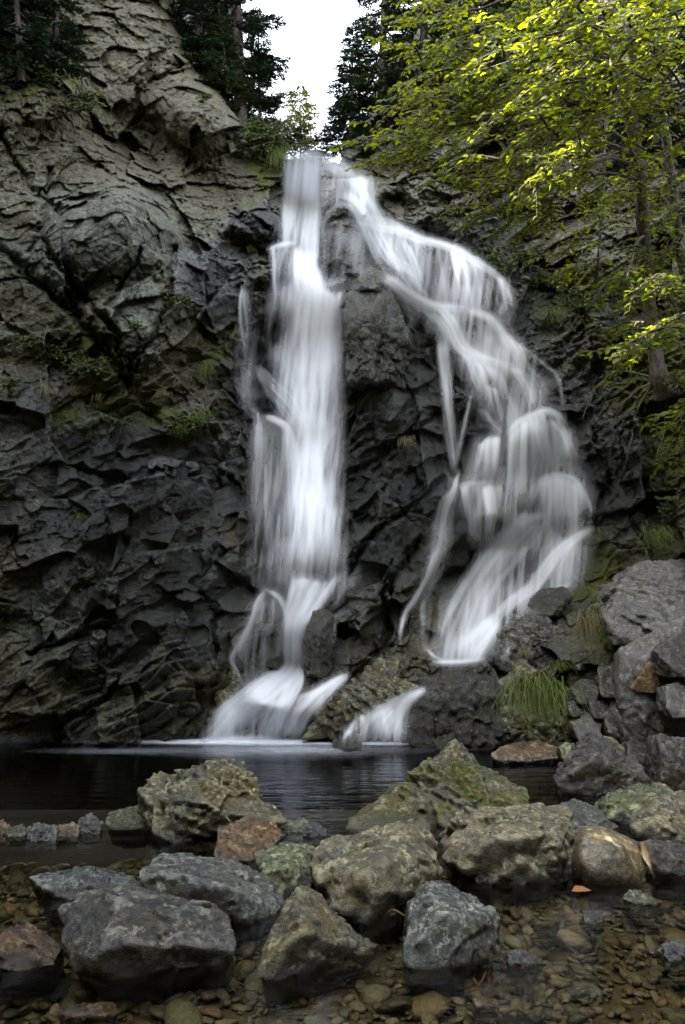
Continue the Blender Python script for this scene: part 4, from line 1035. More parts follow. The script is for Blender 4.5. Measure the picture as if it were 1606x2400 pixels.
boulder([(972,1045,0),(1040,960,.12),(1105,868,.25),(1185,820,.35),(1255,868,.32),(1450,1010,.25),(1458,1060,.05),(1300,1092,0),(1100,1108,0),(1230,960,.0),(1150,940,.0)],
        c6, M_CHAR, 'dark charcoal triangular boulder with a light streaked slope', Y0=5.0, seed=102, sharp=28, rough=1.3, grp=GF)
boulder([(1445,845,.1),(1472,820,.2),(1570,850,.3),(1720,900,.3),(1720,1120,0),(1560,1095,0),(1462,1025,0),(1500,930,.0)],
        c6, M_CHAR, 'steep rough boulder at the right edge with a buff flank', Y0=4.95, seed=107, sharp=26, rough=1.2, grp=GF)
boulder([(678,912,.03),(750,872,.15),(850,850,.25),(905,846,.28),(1000,890,.2),(1008,928,.05),(850,948,0),(700,942,0)],
        c6, M_PINK, 'flat pinkish-grey rock at the far edge of the water', Y0=5.9, seed=111, sharp=14, rough=.8, grp=GF)
# row of small stones along the left shallows
small = [((182,1890),(190,1865),(205,1858),(232,1885),(228,1905),(188,1908),M_DARK,'small dark pointed stone next to the pale green boulder'),
         ((128,1900),(135,1888),(150,1884),(180,1893),(178,1912),(130,1914),M_PINK,'small pinkish stone in the row along the left shallows'),
         ((60,1905),(68,1888),(92,1884),(130,1890),(132,1922),(64,1924),M_BLUE,'blue-grey speckled stone in the row along the left shallows'),
         ((18,1905),(26,1892),(45,1886),(62,1895),(60,1912),(20,1914),M_OLIVE,'low olive stone between the blue-grey stone and the left edge'),
         ((-15,1900),(-8,1882),(8,1878),(22,1892),(20,1910),(-15,1912),M_RUST,'tan stone cut by the left edge in the shallows'),
         ((650,1895),(665,1880),(700,1878),(720,1890),(715,1905),(655,1905),M_GREEN,'small pale green stone right of the layered outcrop'),
         ((690,1895),(705,1882),(735,1886),(756,1900),(750,1915),(695,1912),M_CHAR,'small black wet stone beside the pale green stone'),
         ((620,1885),(635,1878),(655,1876),(668,1884),(660,1895),(625,1895),M_RUST,'small brown slab at the right tip of the layered outcrop'),
         ((1160,2180),(1180,2168),(1215,2180),(1232,2200),(1215,2212),(1165,2200),M_BLUE,'small dark stone with a blue tip touching the front right boulder'),
         ((1345,2000),(1360,1985),(1380,1990),(1400,2010),(1385,2018),(1350,2015),M_PINK,'small pale stone below the gap beside the barrel-shaped boulder'),
         ((1430,2052),(1455,2040),(1480,2044),(1520,2060),(1500,2068),(1440,2064),M_GREEN,'thin pale green slab lying in the right shallows'),
         ((1335,2100),(1345,2086),(1375,2086),(1390,2100),(1375,2110),(1340,2108),M_BLUE,'rounded blue-grey and tan stone in the right shallows'),
         ((1218,2108),(1240,2096),(1275,2094),(1285,2104),(1265,2112),(1225,2112),M_GREEN,'small greenish stone left of the rounded stone in the right shallows'),
         ((792,2150),(812,2142),(845,2146),(868,2160),(850,2172),(800,2168),M_PINK,'pale wet stone between the wedge and front right boulders'),
         ((1080,2290),(1100,2280),(1130,2284),(1148,2294),(1130,2302),(1090,2300),M_PINK,'smooth pink-white stone lying under the front shallows'),
         ((1520,2170),(1535,2155),(1568,2160),(1600,2175),(1590,2200),(1525,2195),M_BLUE,'blue-grey stone breaking the surface at the lower right edge'),
         ((130,2312),(180,2292),(250,2296),(272,2310),(240,2325),(140,2325),M_RED,'flat red-brown stone under the lower left shallows'),
         ((745,2090),(760,2070),(790,2078),(800,2110),(775,2120),(748,2110),M_CHAR,'smooth dark stone tucked under the large pale boulder'),
         ((1330,1690),(1345,1680),(1380,1690),(1400,1715),(1370,1730),(1335,1720),M_CHAR,'small dark stone under the big grey rock')]
for k, (a, b, c_, d_, e_, f_, mt, lb) in enumerate(small):
    Yg = ground_Y(max(e_[1], f_[1]) * K)
    if 'under the big' in lb: Yg = 5.8
    jr = np.random.default_rng(k + 900); jt = lambda q_: (q_[0] + jr.uniform(-6, 6), q_[1] + jr.uniform(-4, 2)); a, b, c_, d_ = jt(a), jt(b), jt(c_), jt(d_)
    boulder([(*a, .03), (*b, .07), (*c_, .09), (*d_, .05), (*e_, 0), (*f_, 0)], dd, mt, lb, Y0=Yg, seed=200 + k * 3, sharp=14, sub=5, rough=2.2, down=.05, name='stone', cat='stone', grp='small stones in the shallows')

# rock pile at the right bank
GR = 'blocks piled on the right bank'
boulder([(1205,300,.3),(1250,150,.5),(1345,42,.7),(1450,22,.8),(1620,10,.9),(1800,200,.6),(1800,420,.2),(1568,300,.15),(1290,415,.15),(1230,420,.25),(1350,230,.3),(1500,140,.4)],
        c6, M_GREY, 'huge dry grey block crowning the right bank pile', Y0=6.0, seed=300, sharp=40, rough=.8, grp=GR, back=.5, down=.0, strat=-.4)
boulder([(1268,440,.2),(1400,350,.2),(1600,260,.2),(1800,300,.3),(1800,700,.3),(1620,840,.2),(1500,890,.1),(1385,900,.05),(1292,835,.1),(1268,600,.1),(1380,500,.0)],
        c6, M_GREY, 'tall dry grey block under the crowning block, reaching down to the water', Y0=5.9, seed=306, sharp=36, rough=.8, grp=GR, down=.1)
boulder([(1430,440,.1),(1500,380,.2),(1600,350,.3),(1740,420,.3),(1740,560,.1),(1568,545,0),(1490,500,0)],
        c6, M_CHAR, 'blocky rock jammed in the upper right of the grey pile', Y0=5.65, seed=311, sharp=40, rough=.7, grp=GR, down=.0)
boulder([(1478,600,.1),(1560,580,.2),(1700,600,.25),(1700,740,.1),(1560,735,0),(1485,700,0)],
        c6, M_GREY, 'dark block hanging below the jammed rock at the right edge', Y0=5.55, seed=316, sharp=40, rough=.7, grp=GR, down=.0)
boulder([(1315,610,.1),(1405,488,.05),(1470,500,.1),(1500,600,.15),(1420,635,.05)],
        c6, M_RUST, 'brown triangular wedge set in the face of the grey block', Y0=5.82, seed=319, sharp=40, rough=.5, grp=GR, down=.0, sub=5)
for k, (pts, mt, lb, Yk) in enumerate([
    ([(1045,610,.1),(1090,570,.2),(1150,572,.2),(1182,610,.1),(1160,665,0),(1075,670,0)], M_CHAR, 'dark block left of the grey block below the tan grass', 6.35),
    ([(1168,560,.1),(1220,508,.2),(1285,520,.2),(1300,600,.1),(1260,640,0),(1185,640,0)], M_DARK, 'speckled dark block leaning on the left face of the grey block', 6.3),
    ([(1048,770,.1),(1075,722,.2),(1150,715,.2),(1192,760,.1),(1180,830,0),(1075,840,0)], M_GREY, 'light grey cobble under the hanging grass', 6.2),
    ([(1200,730,.1),(1225,690,.2),(1290,690,.2),(1330,770,.1),(1280,830,0),(1215,810,0)], M_DARK, 'mottled block at the foot of the grey block', 6.15),
    ([(990,880,.05),(1020,858,.1),(1060,862,.12),(1085,890,.06),(1065,935,0),(1005,930,0)], M_GREEN, 'greenish cobble at the waterline right of the flat pinkish rock', 5.85),
    ([(1130,670,.1),(1170,650,.2),(1240,665,.2),(1250,710,.1),(1180,735,0),(1140,720,0)], M_CHAR, 'black cobble between the light grey cobble and the speckled block', 6.25),
    ([(1030,680,.1),(1060,660,.2),(1110,680,.2),(1120,715,.1),(1060,730,0),(1035,710,0)], M_DARK, 'small dark cobble above the light grey cobble', 6.3),
    ([(1055,500,.1),(1065,455,.2),(1100,450,.2),(1110,490,.1),(1080,515,0)], M_GREY, 'small grey stone sitting in the tan grass', 6.6),
    ([(1165,540,.1),(1180,492,.2),(1225,490,.2),(1235,520,.1),(1195,560,0)], M_GREEN, 'small green-grey stone above the speckled block', 6.45),
    ([(1300,860,.1),(1340,840,.2),(1440,880,.2),(1450,930,.1),(1380,950,0),(1310,930,0)], M_CHAR, 'low black rock in the dark gap under the grey block', 5.75),
    ([(1110,850,.1),(1150,820,.2),(1250,840,.2),(1290,890,.1),(1180,930,0)], M_OLIVE, 'tan-topped rock behind the charcoal triangular boulder', 5.6),
    ([(1150,230,.1),(1200,200,.2),(1255,205,.2),(1260,250,.1),(1190,270,0)], M_OLIVE, 'olive stone at the top of the tan grass', 6.9)]):
    boulder(pts, c6, mt, lb, Y0=Yk, seed=330 + k * 3, sharp=24, sub=5, down=.03, rough=.9, grp=GR, back=.8)

# rocks standing in and around the falls
GW = 'rocks among the falling water'
def wallrock(pts, mat, label, Y0, seed, **kw):
    a = dict(sharp=18, rough=1.3, down=.0, grp=GW, back=.9, name='rock', cat='rock'); a.update(kw)
    return boulder(pts, dd, mat, label, Y0=Y0, seed=seed, **a)
wallrock([(692,1510,0),(700,1440,.05),(715,1395,.15),(745,1388,.2),(762,1405,.15),(768,1480,.1),(755,1540,.05),(700,1550,0),(730,1450,-.05)], M_WET, 'dark upright rock splitting the base of the straight plunge', 7.05, 400)
wallrock([(818,640,.1),(822,618,.2),(850,611,.25),(876,618,.2),(878,650,.1),(850,662,0)], M_WETMOSS, 'small square moss-capped block on top of the central rock', 7.9, 404, sub=5)
wallrock([(1130,1520,.1),(1140,1450,.15),(1180,1410,.3),(1240,1400,.4),(1290,1440,.35),(1300,1500,.2),(1270,1540,.05),(1180,1545,0),(1210,1460,0)], M_DARK, 'dark knobbly boulder at the foot of the broad veil', 6.85, 408)
wallrock([(1205,1400,.1),(1215,1368,.2),(1250,1345,.3),(1290,1340,.3),(1310,1365,.2),(1250,1410,0)], M_WET, 'wet black rock parting the right edge of the broad veil', 7.25, 411, sub=5)
wallrock([(690,1695,0),(715,1640,.1),(780,1570,.25),(850,1520,.4),(925,1490,.5),(985,1500,.5),(992,1530,.4),(950,1590,.2),(860,1640,.1),(790,1690,0),(820,1600,.1)], M_OLIVE, 'long olive rock ramp between the two low spills', 6.72, 415, rough=1.5, strat=-.6)
wallrock([(930,1700,.05),(950,1610,.05),(975,1560,.15),(1040,1520,.3),(1130,1525,.35),(1160,1570,.25),(1170,1640,.15),(1130,1710,.0),(1010,1725,0),(1050,1600,0)], M_WET, 'black craggy rock below the lip of the upper basin', 6.45, 420, rough=1.6)
wallrock([(1120,1640,.1),(1140,1560,.2),(1200,1520,.3),(1270,1560,.3),(1300,1640,.15),(1295,1710,.0),(1180,1720,0),(1210,1620,.05)], M_OLIVE, 'mossy knobbed rock under the big grass tuft', 6.5, 424, rough=1.6)
wallrock([(575,1480,.1),(590,1400,.2),(612,1352,.3),(635,1375,.3),(650,1450,.2),(640,1520,.1),(590,1530,.0)], M_WET, 'dark rock behind the thin veil left of the plunge foot', 7.35, 428)
wallrock([(670,1600,.05),(690,1570,.15),(740,1545,.25),(790,1530,.3),(780,1560,.2),(720,1590,.05),(680,1620,0)], M_WETMOSS, 'low wet ledge between the apron and the small diagonal spill', 6.95, 431, sub=5)
wallrock([(490,1600,.1),(500,1540,.2),(530,1520,.25),(550,1550,.2),(545,1600,.05),(510,1620,0)], M_OLIVE, 'squat rock at the left foot of the bright apron', 7.0, 434, sub=5)
wallrock([(530,520,.1),(560,470,.3),(610,470,.35),(645,500,.3),(635,540,.1),(570,560,0),(535,545,0)], M_WET, 'glossy dark overhanging block left of the top of the plunge', 8.75, 437, strat=.3)

wallrock([(785,740,0),(792,675,.1),(830,648,.25),(880,655,.3),(915,700,.3),(940,770,.3),(900,860,.1),(830,870,.0),(845,720,-.05)], M_WET, 'knobbly dark crag under the moss-capped block, between the two falls', 7.75, 440, rough=1.8)
wallrock([(748,610,.05),(752,530,.1),(775,482,.25),(812,486,.3),(836,550,.25),(842,610,.1),(795,628,0),(790,540,-.06)], M_WET, 'dark domed rock parting the two falls just below the lip', 8.6, 443, rough=1.2)

# a stick and a fallen leaf in the shallows
def stick(a, b, r, label, seed):
    g = np.random.default_rng(seed); a, b = np.array(a), np.array(b)
    P = smooth_path_([a, (a + b) / 2 + g.normal(0, .012, 3), b], 14); n_ = len(P)
    V, Fc = tube_([(P, np.linspace(r, r * .6, n_) * (1 + .2 * g.random(n_)))], 7)
    o = mesh_np('stick', V, Fc, M_STICK, loc=a); tag(o, label, 'stick', None)

# ------------------------------------------------------------------ VEGETATION
def surfY(x, y):
    i = int(np.clip(np.searchsorted(ys, y * K), 0, ny - 1)); j = int(np.clip(np.searchsorted(xs, x * K), 0, nx - 1))
    return float(D2[max(i - 3, 0):i + 4, max(j - 3, 0):j + 4].min())
def unit(v): return v / (np.linalg.norm(v, axis=-1, keepdims=True) + 1e-9)
def tube(paths, sides=6):
    """paths: list of (points Nx3, radii N) -> verts, quads"""
    Vs, Fs, o_ = [], [], 0
    for P, r in paths:
        P = np.asarray(P, float); r = np.asarray(r, float); T = unit(np.gradient(P, axis=0))
        ref = np.array([0.13, .97, .2]); A = unit(np.cross(T, ref)); Bq = np.cross(T, A)
        a = np.linspace(0, 2 * np.pi, sides, endpoint=False)
        V = P[:, None] + r[:, None, None] * (np.cos(a)[None, :, None] * A[:, None] + np.sin(a)[None, :, None] * Bq[:, None])
        n = len(P); I = np.arange(n * sides).reshape(n, sides); J = np.roll(I, -1, 1)
        Fs.append(np.stack([I[:-1].ravel(), J[:-1].ravel(), J[1:].ravel(), I[1:].ravel()], 1) + o_); Vs.append(V.reshape(-1, 3)); o_ += n * sides
    return np.concatenate(Vs), np.concatenate(Fs)
def smooth_path(pts, n=30):
    pts = np.asarray(pts, float); return catmull(pts, np.linspace(0, len(pts) - 1.001, n))
def blades(P, Dv, Nv, L, Wd, rnd, tris=False):
    """flat diamonds: needles / small sprigs"""
    S = unit(np.cross(Dv, Nv)); N = unit(np.cross(S, Dv))
    V = np.stack([P, P + Dv * (L * .45)[:, None] + S * (Wd * .5)[:, None], P + Dv * L[:, None], P + Dv * (L * .45)[:, None] - S * (Wd * .5)[:, None]], 1)
    n = len(P); return V.reshape(-1, 3), np.arange(n * 4).reshape(n, 4), np.repeat(rnd, 4)
def leaves(P, Dv, Nv, L, Wd, rnd):
    """pointed leaves folded a little along the midrib: two quads and a tip each"""
    S = unit(np.cross(Dv, Nv)); N = unit(np.cross(S, Dv)); l, w_ = L[:, None], Wd[:, None]
    up = N * w_ * .22
    V = np.stack([P, P + Dv * l * .28 + S * w_ * .46 + up, P + Dv * l * .62 + S * w_ * .38 + up * .7, P + Dv * l - N * l * .06,
                  P + Dv * l * .62 - S * w_ * .38 + up * .7, P + Dv * l * .28 - S * w_ * .46 + up, P + Dv * l * .5], 1)
    n = len(P); f = np.array([[0, 1, 2, 6], [6, 2, 3, 3], [0, 6, 4, 5], [6, 3, 4, 4]])
    f = np.array([[0, 1, 6], [1, 2, 6], [2, 3, 6], [3, 4, 6], [4, 5, 6], [5, 0, 6]])
    return V.reshape(-1, 3), (f[None] + (np.arange(n) * 7)[:, None, None]).reshape(-1, 3), np.repeat(rnd, 7)
M_NEEDLE = leaf_mat('spruce_needles', (.010, .020, .010), (.030, .052, .022), .15, .5)
M_NEEDLE2 = leaf_mat('fir_needles', (.016, .030, .012), (.050, .078, .026), .2, .5)
M_LARCH = leaf_mat('larch_needles', (.10, .13, .015), (.30, .26, .03), .5, .5)
M_LEAF = leaf_mat('birch_leaves', (.013, .034, .002), (.066, .088, .002), .58, .45, (.42, .47, .002))
M_SHRUB = leaf_mat('shrub_leaves', (.045, .085, .012), (.14, .19, .03), .4, .5)
M_GRASS = leaf_mat('grass_blades', (.05, .085, .015), (.20, .23, .055), .35, .5)
M_TAN = leaf_mat('dry_grass_blades', (.11, .10, .04), (.30, .25, .13), .3, .6)
M_BARK = bark_mat('grey_bark', (.025, .02, .014), (.15, .12, .09))
M_BARK2 = bark_mat('dark_bark', (.02, .016, .012), (.08, .06, .045))

def conifer(name, base, top, rad, mat, label, cat, grp, nb=46, seed=1, bl=.05, start=.08, droop=.35, tw=.045, dens=1.3, squash=.8):
    g = np.random.default_rng(seed); base, top = np.asarray(base, float), np.asarray(top, float)
    root = empty(name, base); tag(root, label, cat, grp)
    H = np.linalg.norm(top - base); ax = (top - base) / H
    P = smooth_path([base, base + ax * H * .5 + g.normal(0, .02, 3), top], 20)
    V, Fc = tube([(P, np.linspace(.045, .008, 20) * H / 3)]); mesh_np('trunk', V, Fc, M_BARK2, root)
    bp, bd, bn, bL, bW, br = [], [], [], [], [], []; tp = []
    for k in range(nb):
        t = start + (1 - start) * (k + g.random()) / nb
        az = k * 2.4 + g.normal(0, .3); L = rad * (1 - t) ** .75 * g.uniform(.75, 1.15) + .06
        o = base + ax * H * t; d_ = np.array([math.cos(az), math.sin(az) * squash, 0.])
        dr = droop * g.uniform(.7, 1.3) * (1.2 - t)
        s = np.linspace(0, 1, 9)
        C = o + d_ * (s * L)[:, None] + np.array([0, 0, 1.]) * ((-dr * s + .45 * dr * s ** 2.5 + .12 * (t > .7)) * L)[:, None]
        tp.append((C, np.linspace(.012, .003, 9) * H / 3))
        nt_ = max(int(L / tw), 3); side = np.cross(d_, [0, 0, 1.])
        for j in range(nt_ * 2):
            u = .12 + .88 * (j // 2 + .5 * g.random() + .3) / nt_
            if u > 1: u = 1
            q = np.array([np.interp(u, s, C[:, i]) for i in range(3)]); sg = 1 if j % 2 else -1
            tl = L * .42 * (1 - u * .72) * g.uniform(.7, 1.2) + .03
            td = unit(d_ * .75 + side * sg * .75 + np.array([0, 0, -.28 * droop * 2]) + g.normal(0, .1, 3))
            nn = max(int(tl / (bl * .36) * dens), 2); v = (np.arange(nn) + .5) / nn
            for sg2 in (-1, 1):
                b0 = q + td * (v * tl)[:, None]
                dd_ = unit(td + sg2 * .75 * unit(np.cross(td, [0, 0, 1.]) + 1e-6) + g.normal(0, .22, (nn, 3)))
                bp.append(b0); bd.append(dd_); bn.append(np.array([0, 0, 1.]) + g.normal(0, .45, (nn, 3)))
                bL.append(bl * g.uniform(.6, 1.25, nn)); bW.append(bl * g.uniform(.3, .5, nn)); br.append(np.clip(g.random() * .5 + g.random(nn) * .5, 0, 1))
    V3, F3 = tube(tp, 4)
    V, Fc, rn = blades(np.concatenate(bp), np.concatenate(bd), np.concatenate(bn), np.concatenate(bL), np.concatenate(bW), np.concatenate(br))
    mesh_np('crown', np.concatenate([V, V3]), np.concatenate([Fc, F3 + len(V)]), None, root, smooth=False, attrs={'rnd': np.r_[rn, np.zeros(len(V3))]}, mats=[mat, M_BARK2], midx=np.r_[np.zeros(len(Fc)), np.ones(len(F3))])
    return root
def ad(x, y, Y): return atv(x * K, y * K, Y)
GL = 'dark conifers on the left rim'; GRr = 'conifers on the right rim'
conifer('spruce_tree', ad(552, 300, 10.0), ad(520, -560, 10.6), .66, M_NEEDLE, 'tall dark spruce leaning over the left edge of the sky gap', 'spruce tree', GL, 80, 11, .055, 0.02, .45)
conifer('spruce_tree', ad(596, 325, 10.3), ad(590, 20, 10.4), .34, M_NEEDLE, 'short dense spruce under the tall one at the left edge of the sky gap', 'spruce tree', GL, 46, 12, .05, .0, .4)
conifer('spruce_tree', ad(455, 190, 10.5), ad(440, -480, 10.8), .66, M_NEEDLE, 'dark spruce on the crest behind the brown rock, left of the tall one', 'spruce tree', GL, 70, 13, .055, .0, .5)
conifer('spruce_tree', ad(520, 215, 9.9), ad(505, 40, 10.0), .36, M_NEEDLE2, 'small bushy green conifer on the left crest in front of the spruces', 'conifer', GL, 34, 14, .05, .0, .3)
conifer('spruce_tree', ad(395, 120, 10.4), ad(385, -400, 10.6), .45, M_NEEDLE, 'dark spruce standing farthest left on the rocky crest', 'spruce tree', GL, 50, 15, .055, .1, .5)
conifer('yew_tree', ad(50, 190, 8.3), ad(20, -330, 8.6), .62, M_NEEDLE, 'shadowy conifer drooping over the rock in the top left corner', 'conifer', GL, 60, 16, .055, .05, .7)
conifer('yew_tree', ad(130, 130, 8.7), ad(120, -200, 8.8), .4, M_NEEDLE, 'thin dark conifer beside the drooping one at the top left', 'conifer', GL, 36, 17, .05, .05, .7)
conifer('fir_tree', ad(800, 335, 10.1), ad(808, 70, 10.3), .36, M_NEEDLE, 'small dark fir nearest the sky gap above the right lip', 'fir tree', GRr, 52, 21, .05, .0, .3)
conifer('fir_tree', ad(872, 270, 10.2), ad(900, -330, 10.6), .56, M_NEEDLE2, 'bushy green fir rising at the right side of the sky gap', 'fir tree', GRr, 76, 22, .055, .0, .3)
conifer('fir_tree', ad(965, 190, 10.1), ad(985, -380, 10.4), .5, M_NEEDLE2, 'green fir partly hidden behind the leafy branches', 'fir tree', GRr, 60, 23, .055, .0, .35)
conifer('fir_tree', ad(1080, 210, 9.9), ad(1095, -330, 10.1), .6, M_NEEDLE2, 'dark fir in shade behind the leafy branches, right of the partly hidden one', 'fir tree', GRr, 60, 26, .06, .0, .35)
conifer('fir_tree', ad(1230, 240, 9.6), ad(1245, -330, 9.8), .6, M_NEEDLE, 'deeply shaded fir behind the middle of the leafy canopy', 'fir tree', GRr, 60, 27, .06, .0, .4)
conifer('fir_tree', ad(1500, 330, 9.0), ad(1515, -230, 9.2), .6, M_NEEDLE, 'shaded fir behind the two leaning trunks at the right', 'fir tree', GRr, 60, 28, .06, .0, .4)
conifer('fir_tree', ad(770, 355, 10.6), ad(775, 225, 10.6), .20, M_NEEDLE, 'tiny dark fir at the foot of the right rim', 'fir tree', GRr, 30, 24, .04, .0, .3)
conifer('larch_tree', ad(688, 362, 12.0), ad(686, 205, 12.1), .42, M_LARCH, 'small yellow-green larch sunlit in the sky gap above the falls', 'larch tree', None, 38, 25, .07, .08, .05, .06, .9, 1.0)

def spray_leaves(axis, g, sub=.055, subL=(.10, .22), step=.027, LL=(.032, .05), out=None, flat=.8, facing=(-.15, -.6, .9)):
    """leafy flat spray along a 3-D axis; appends to out = (P, D, N, L, W, rnd, twigs)"""
    seg = np.r_[0, np.cumsum(np.linalg.norm(np.diff(axis, axis=0), axis=1))]; Lt = seg[-1]
    T = unit(np.gradient(axis, axis=0)); up = unit(np.array(facing))
    n = max(int(Lt / sub), 2)
    tone = g.random()
    for j in range(n):
        s = Lt * (.08 + .92 * (j + g.random()) / n)
        q = np.array([np.interp(s, seg, axis[:, i]) for i in range(3)]); t_ = unit(np.array([np.interp(s, seg, T[:, i]) for i in range(3)]))
        side = unit(np.cross(t_, up)) * (1 if j % 2 else -1)
        L = g.uniform(*subL) * (1.15 - .75 * s / Lt)
        td = unit(t_ * .75 + side * .8 + g.normal(0, .12, 3)); m_ = max(int(L / step), 2); v = (np.arange(m_) + .6) / m_
        base = q + td * (v * L)[:, None] - np.array([0, 0, 1.]) * (v ** 2 * L * .25)[:, None]
        out[6].append((np.array([q, q + td * L * .5 - [0, 0, L * .06], q + td * L - [0, 0, L * .25]]), np.array([.0035, .0025, .0015])))
        sg = np.where(np.arange(m_) % 2, 1, -1)[:, None]
        sd = unit(np.cross(td, up))
        dv = unit(td * .6 + sd * sg * .8 + np.array([0, 0, -.22]) + g.normal(0, .22, (m_, 3)))
        nv = up + g.normal(0, flat * .55, (m_, 3)); L_ = g.uniform(*LL, m_)
        out[0].append(base); out[1].append(dv); out[2].append(nv); out[3].append(L_); out[4].append(L_ * g.uniform(.5, .68, m_)); out[5].append(np.clip(tone * .6 + g.random(m_) * .4, 0, 1))
    out[6].append((axis, np.linspace(.010, .003, len(axis))))
def new_out(): return ([], [], [], [], [], [], [])
def finish(out, root, mat, bark, crown='crown'):
    V, Fc = tube(out[6], 4); T3 = np.concatenate([Fc[:, :3], Fc[:, [0, 2, 3]]])
    V2, F2, rn = leaves(*[np.concatenate(o_) for o_ in out[:6]])
    mesh_np(crown, np.concatenate([V2, V]), np.concatenate([F2, T3 + len(V2)]), None, root, attrs={'rnd': np.r_[rn, np.zeros(len(V))]}, mats=[mat, M_BARK2], midx=np.r_[np.zeros(len(F2)), np.ones(len(T3))])

# three deciduous trees at the right
g = np.random.default_rng(77)
def decid(base_pts, radii, label, seed, sprays, auto, leafL=(.044, .070), cat='birch tree', grp='leafy trees on the right bank'):
    g = np.random.default_rng(seed)
    tp = np.array([ad(*p_) for p_ in base_pts]); root = empty('birch_tree', tp[0]); tag(root, label, cat, grp)
    P = smooth_path(tp, 40); r = np.interp(np.linspace(0, 1, 40), np.linspace(0, 1, len(radii)), radii)
    r = r * (1 + .12 * np.sin(np.arange(40) * 1.7))
    V, Fc = tube([(P, r)], 10); mesh_np('trunk', V, Fc, M_BARK, root)
    out = new_out()
    def one(a, b, sag):
        A, B_ = np.asarray(a, float), np.asarray(b, float); mid = (A + B_) / 2 + np.array([0, 0, sag]) + g.normal(0, .03, 3)
        spray_leaves(smooth_path([A, mid, B_], 14), g, LL=leafL, out=out)
    for (x0, y0, Y0, x1, y1, Y1, sag) in sprays:
        A, B_ = ad(x0, y0, Y0), ad(x1, y1, Y1); one(A, B_, sag)
        # limb back to the trunk
        k = np.argmin(np.linalg.norm(P - (A + np.array([0, 0, -.3])), axis=1)); V_, F_ = tube([(smooth_path([P[k], (P[k] + A) / 2 + [0, 0, .08], A], 12), np.linspace(.017, .009, 12))], 6); mesh_np('branch', V_, F_, M_BARK, root)
        for j in range(3):
            u = g.uniform(.1, .8); s0 = A + (B_ - A) * u; dv = (B_ - A) * g.uniform(.3, .5)
            one(s0, s0 + dv + g.normal(0, .16, 3) * np.array([1, 1.2, .6]), .02)
    for (cx_, cy_, rx_, ry_, Ya, Yb, n_, len_) in auto:
        for k in range(n_):
            x0 = cx_ + rx_ * g.uniform(-1, 1); y0 = cy_ + ry_ * g.uniform(-1, 1); Y_ = g.uniform(Ya, Yb)
            A = ad(x0, y0, Y_); dv = np.array([-g.uniform(.4, 1.0), g.normal(0, .35), -g.uniform(.05, .45)]) * len_ * g.uniform(.6, 1.2)
            one(A, A + dv, .04)
    finish(out, root, M_LEAF, M_BARK)
    return root
decid([(1522,905,surfY(1522,905)),(1508,860,surfY(1512,880)-.12),(1486,700,7.5),(1472,520,7.1),(1466,400,6.8),(1440,260,6.6),(1395,120,6.3),(1340,-80,6.0),(1290,-300,6.0)], (.12,.085,.07,.062,.055,.045,.034,.022,.01),
      'leafy tree with mottled pale trunk nearest the falls, branches arching over the rock', 501,
      [(1330,60,5.9,1130,60,5.8,.05),(1300,120,5.8,1000,200,6.0,.1),(1240,200,5.6,960,260,6.0,.08),(1200,260,5.8,850,330,6.6,.08),(1150,280,6.2,830,375,6.9,.06),
       (1300,90,5.2,1030,170,5.3,.06),(1400,180,5.0,1100,290,5.0,.08),(1420,230,4.9,1160,340,4.9,.06),(1400,300,5.3,1180,440,5.3,.06),(1330,380,5.6,1240,520,5.6,.03),(1280,330,5.4,1120,420,5.6,.05),
       (1240,330,6.2,980,440,6.6,.05),(1300,420,6.4,1060,520,7.0,.04),(1200,120,6.3,900,130,6.9,.06),(1130,90,6.4,920,230,7.0,.06),(1250,40,6.2,980,70,6.6,.05),(1100,20,6.5,900,60,7.0,.04),
       (1440,620,5.9,1350,700,5.6,.02)],
      [(1250,110,250,150,5.4,6.6,80,.42),(1120,230,190,120,5.8,7.0,50,.38),(1260,330,150,110,5.2,6.6,40,.36),(950,310,100,70,6.6,7.4,22,.34),(1180,450,130,60,6.0,7.4,18,.3),(1300,520,120,60,6.6,7.6,8,.3)])
decid([(1610,800,surfY(1600,800)),(1562,600,7.5),(1545,470,7.2),(1525,320,6.9),(1495,140,6.6),(1470,-60,6.5),(1450,-300,6.5)], (.055,.05,.045,.04,.032,.024,.012),
      'leafy tree with thinner trunk close to the right edge', 502,
      [(1568,60,5.0,1330,110,4.8,.05),(1600,120,4.8,1380,190,4.7,.06),(1580,10,5.2,1350,20,5.0,.04),(1620,200,5.1,1440,300,5.0,.05),(1600,700,5.4,1430,790,5.2,.04),(1620,760,5.3,1400,820,5.3,.04),(1600,620,5.7,1450,700,5.6,.03),(1600,500,6.0,1490,620,6.0,.02),
       (1640,860,5.2,1540,980,5.2,.02)],
      [(1440,80,170,120,4.7,6.0,100,.38),(1520,280,70,120,5.6,6.8,26,.34),(1520,460,80,120,6.2,7.6,34,.32),(1450,420,90,70,7.0,8.2,16,.32),(1530,700,70,90,5.4,6.4,14,.3),(1565,1000,25,50,5.4,5.8,3,.2)])
decid([(1362,655,surfY(1362,655)),(1372,560,8.4),(1380,440,8.4),(1384,330,8.3),(1400,200,8.2),(1420,0,8.1)], (.022,.018,.017,.015,.012,.008),
      'thin leaning sapling between the two leafy trees and the falls', 503,
      [(1390,240,8.1,1300,300,7.9,.03),(1385,360,8.1,1310,420,8.0,.03),(1375,590,8.0,1260,640,7.9,.02)], [(1340,250,130,170,7.6,8.6,50,.36),(1420,560,90,80,7.8,8.5,14,.28),(1120,200,150,130,7.8,8.8,34,.36)], leafL=(.05, .07))

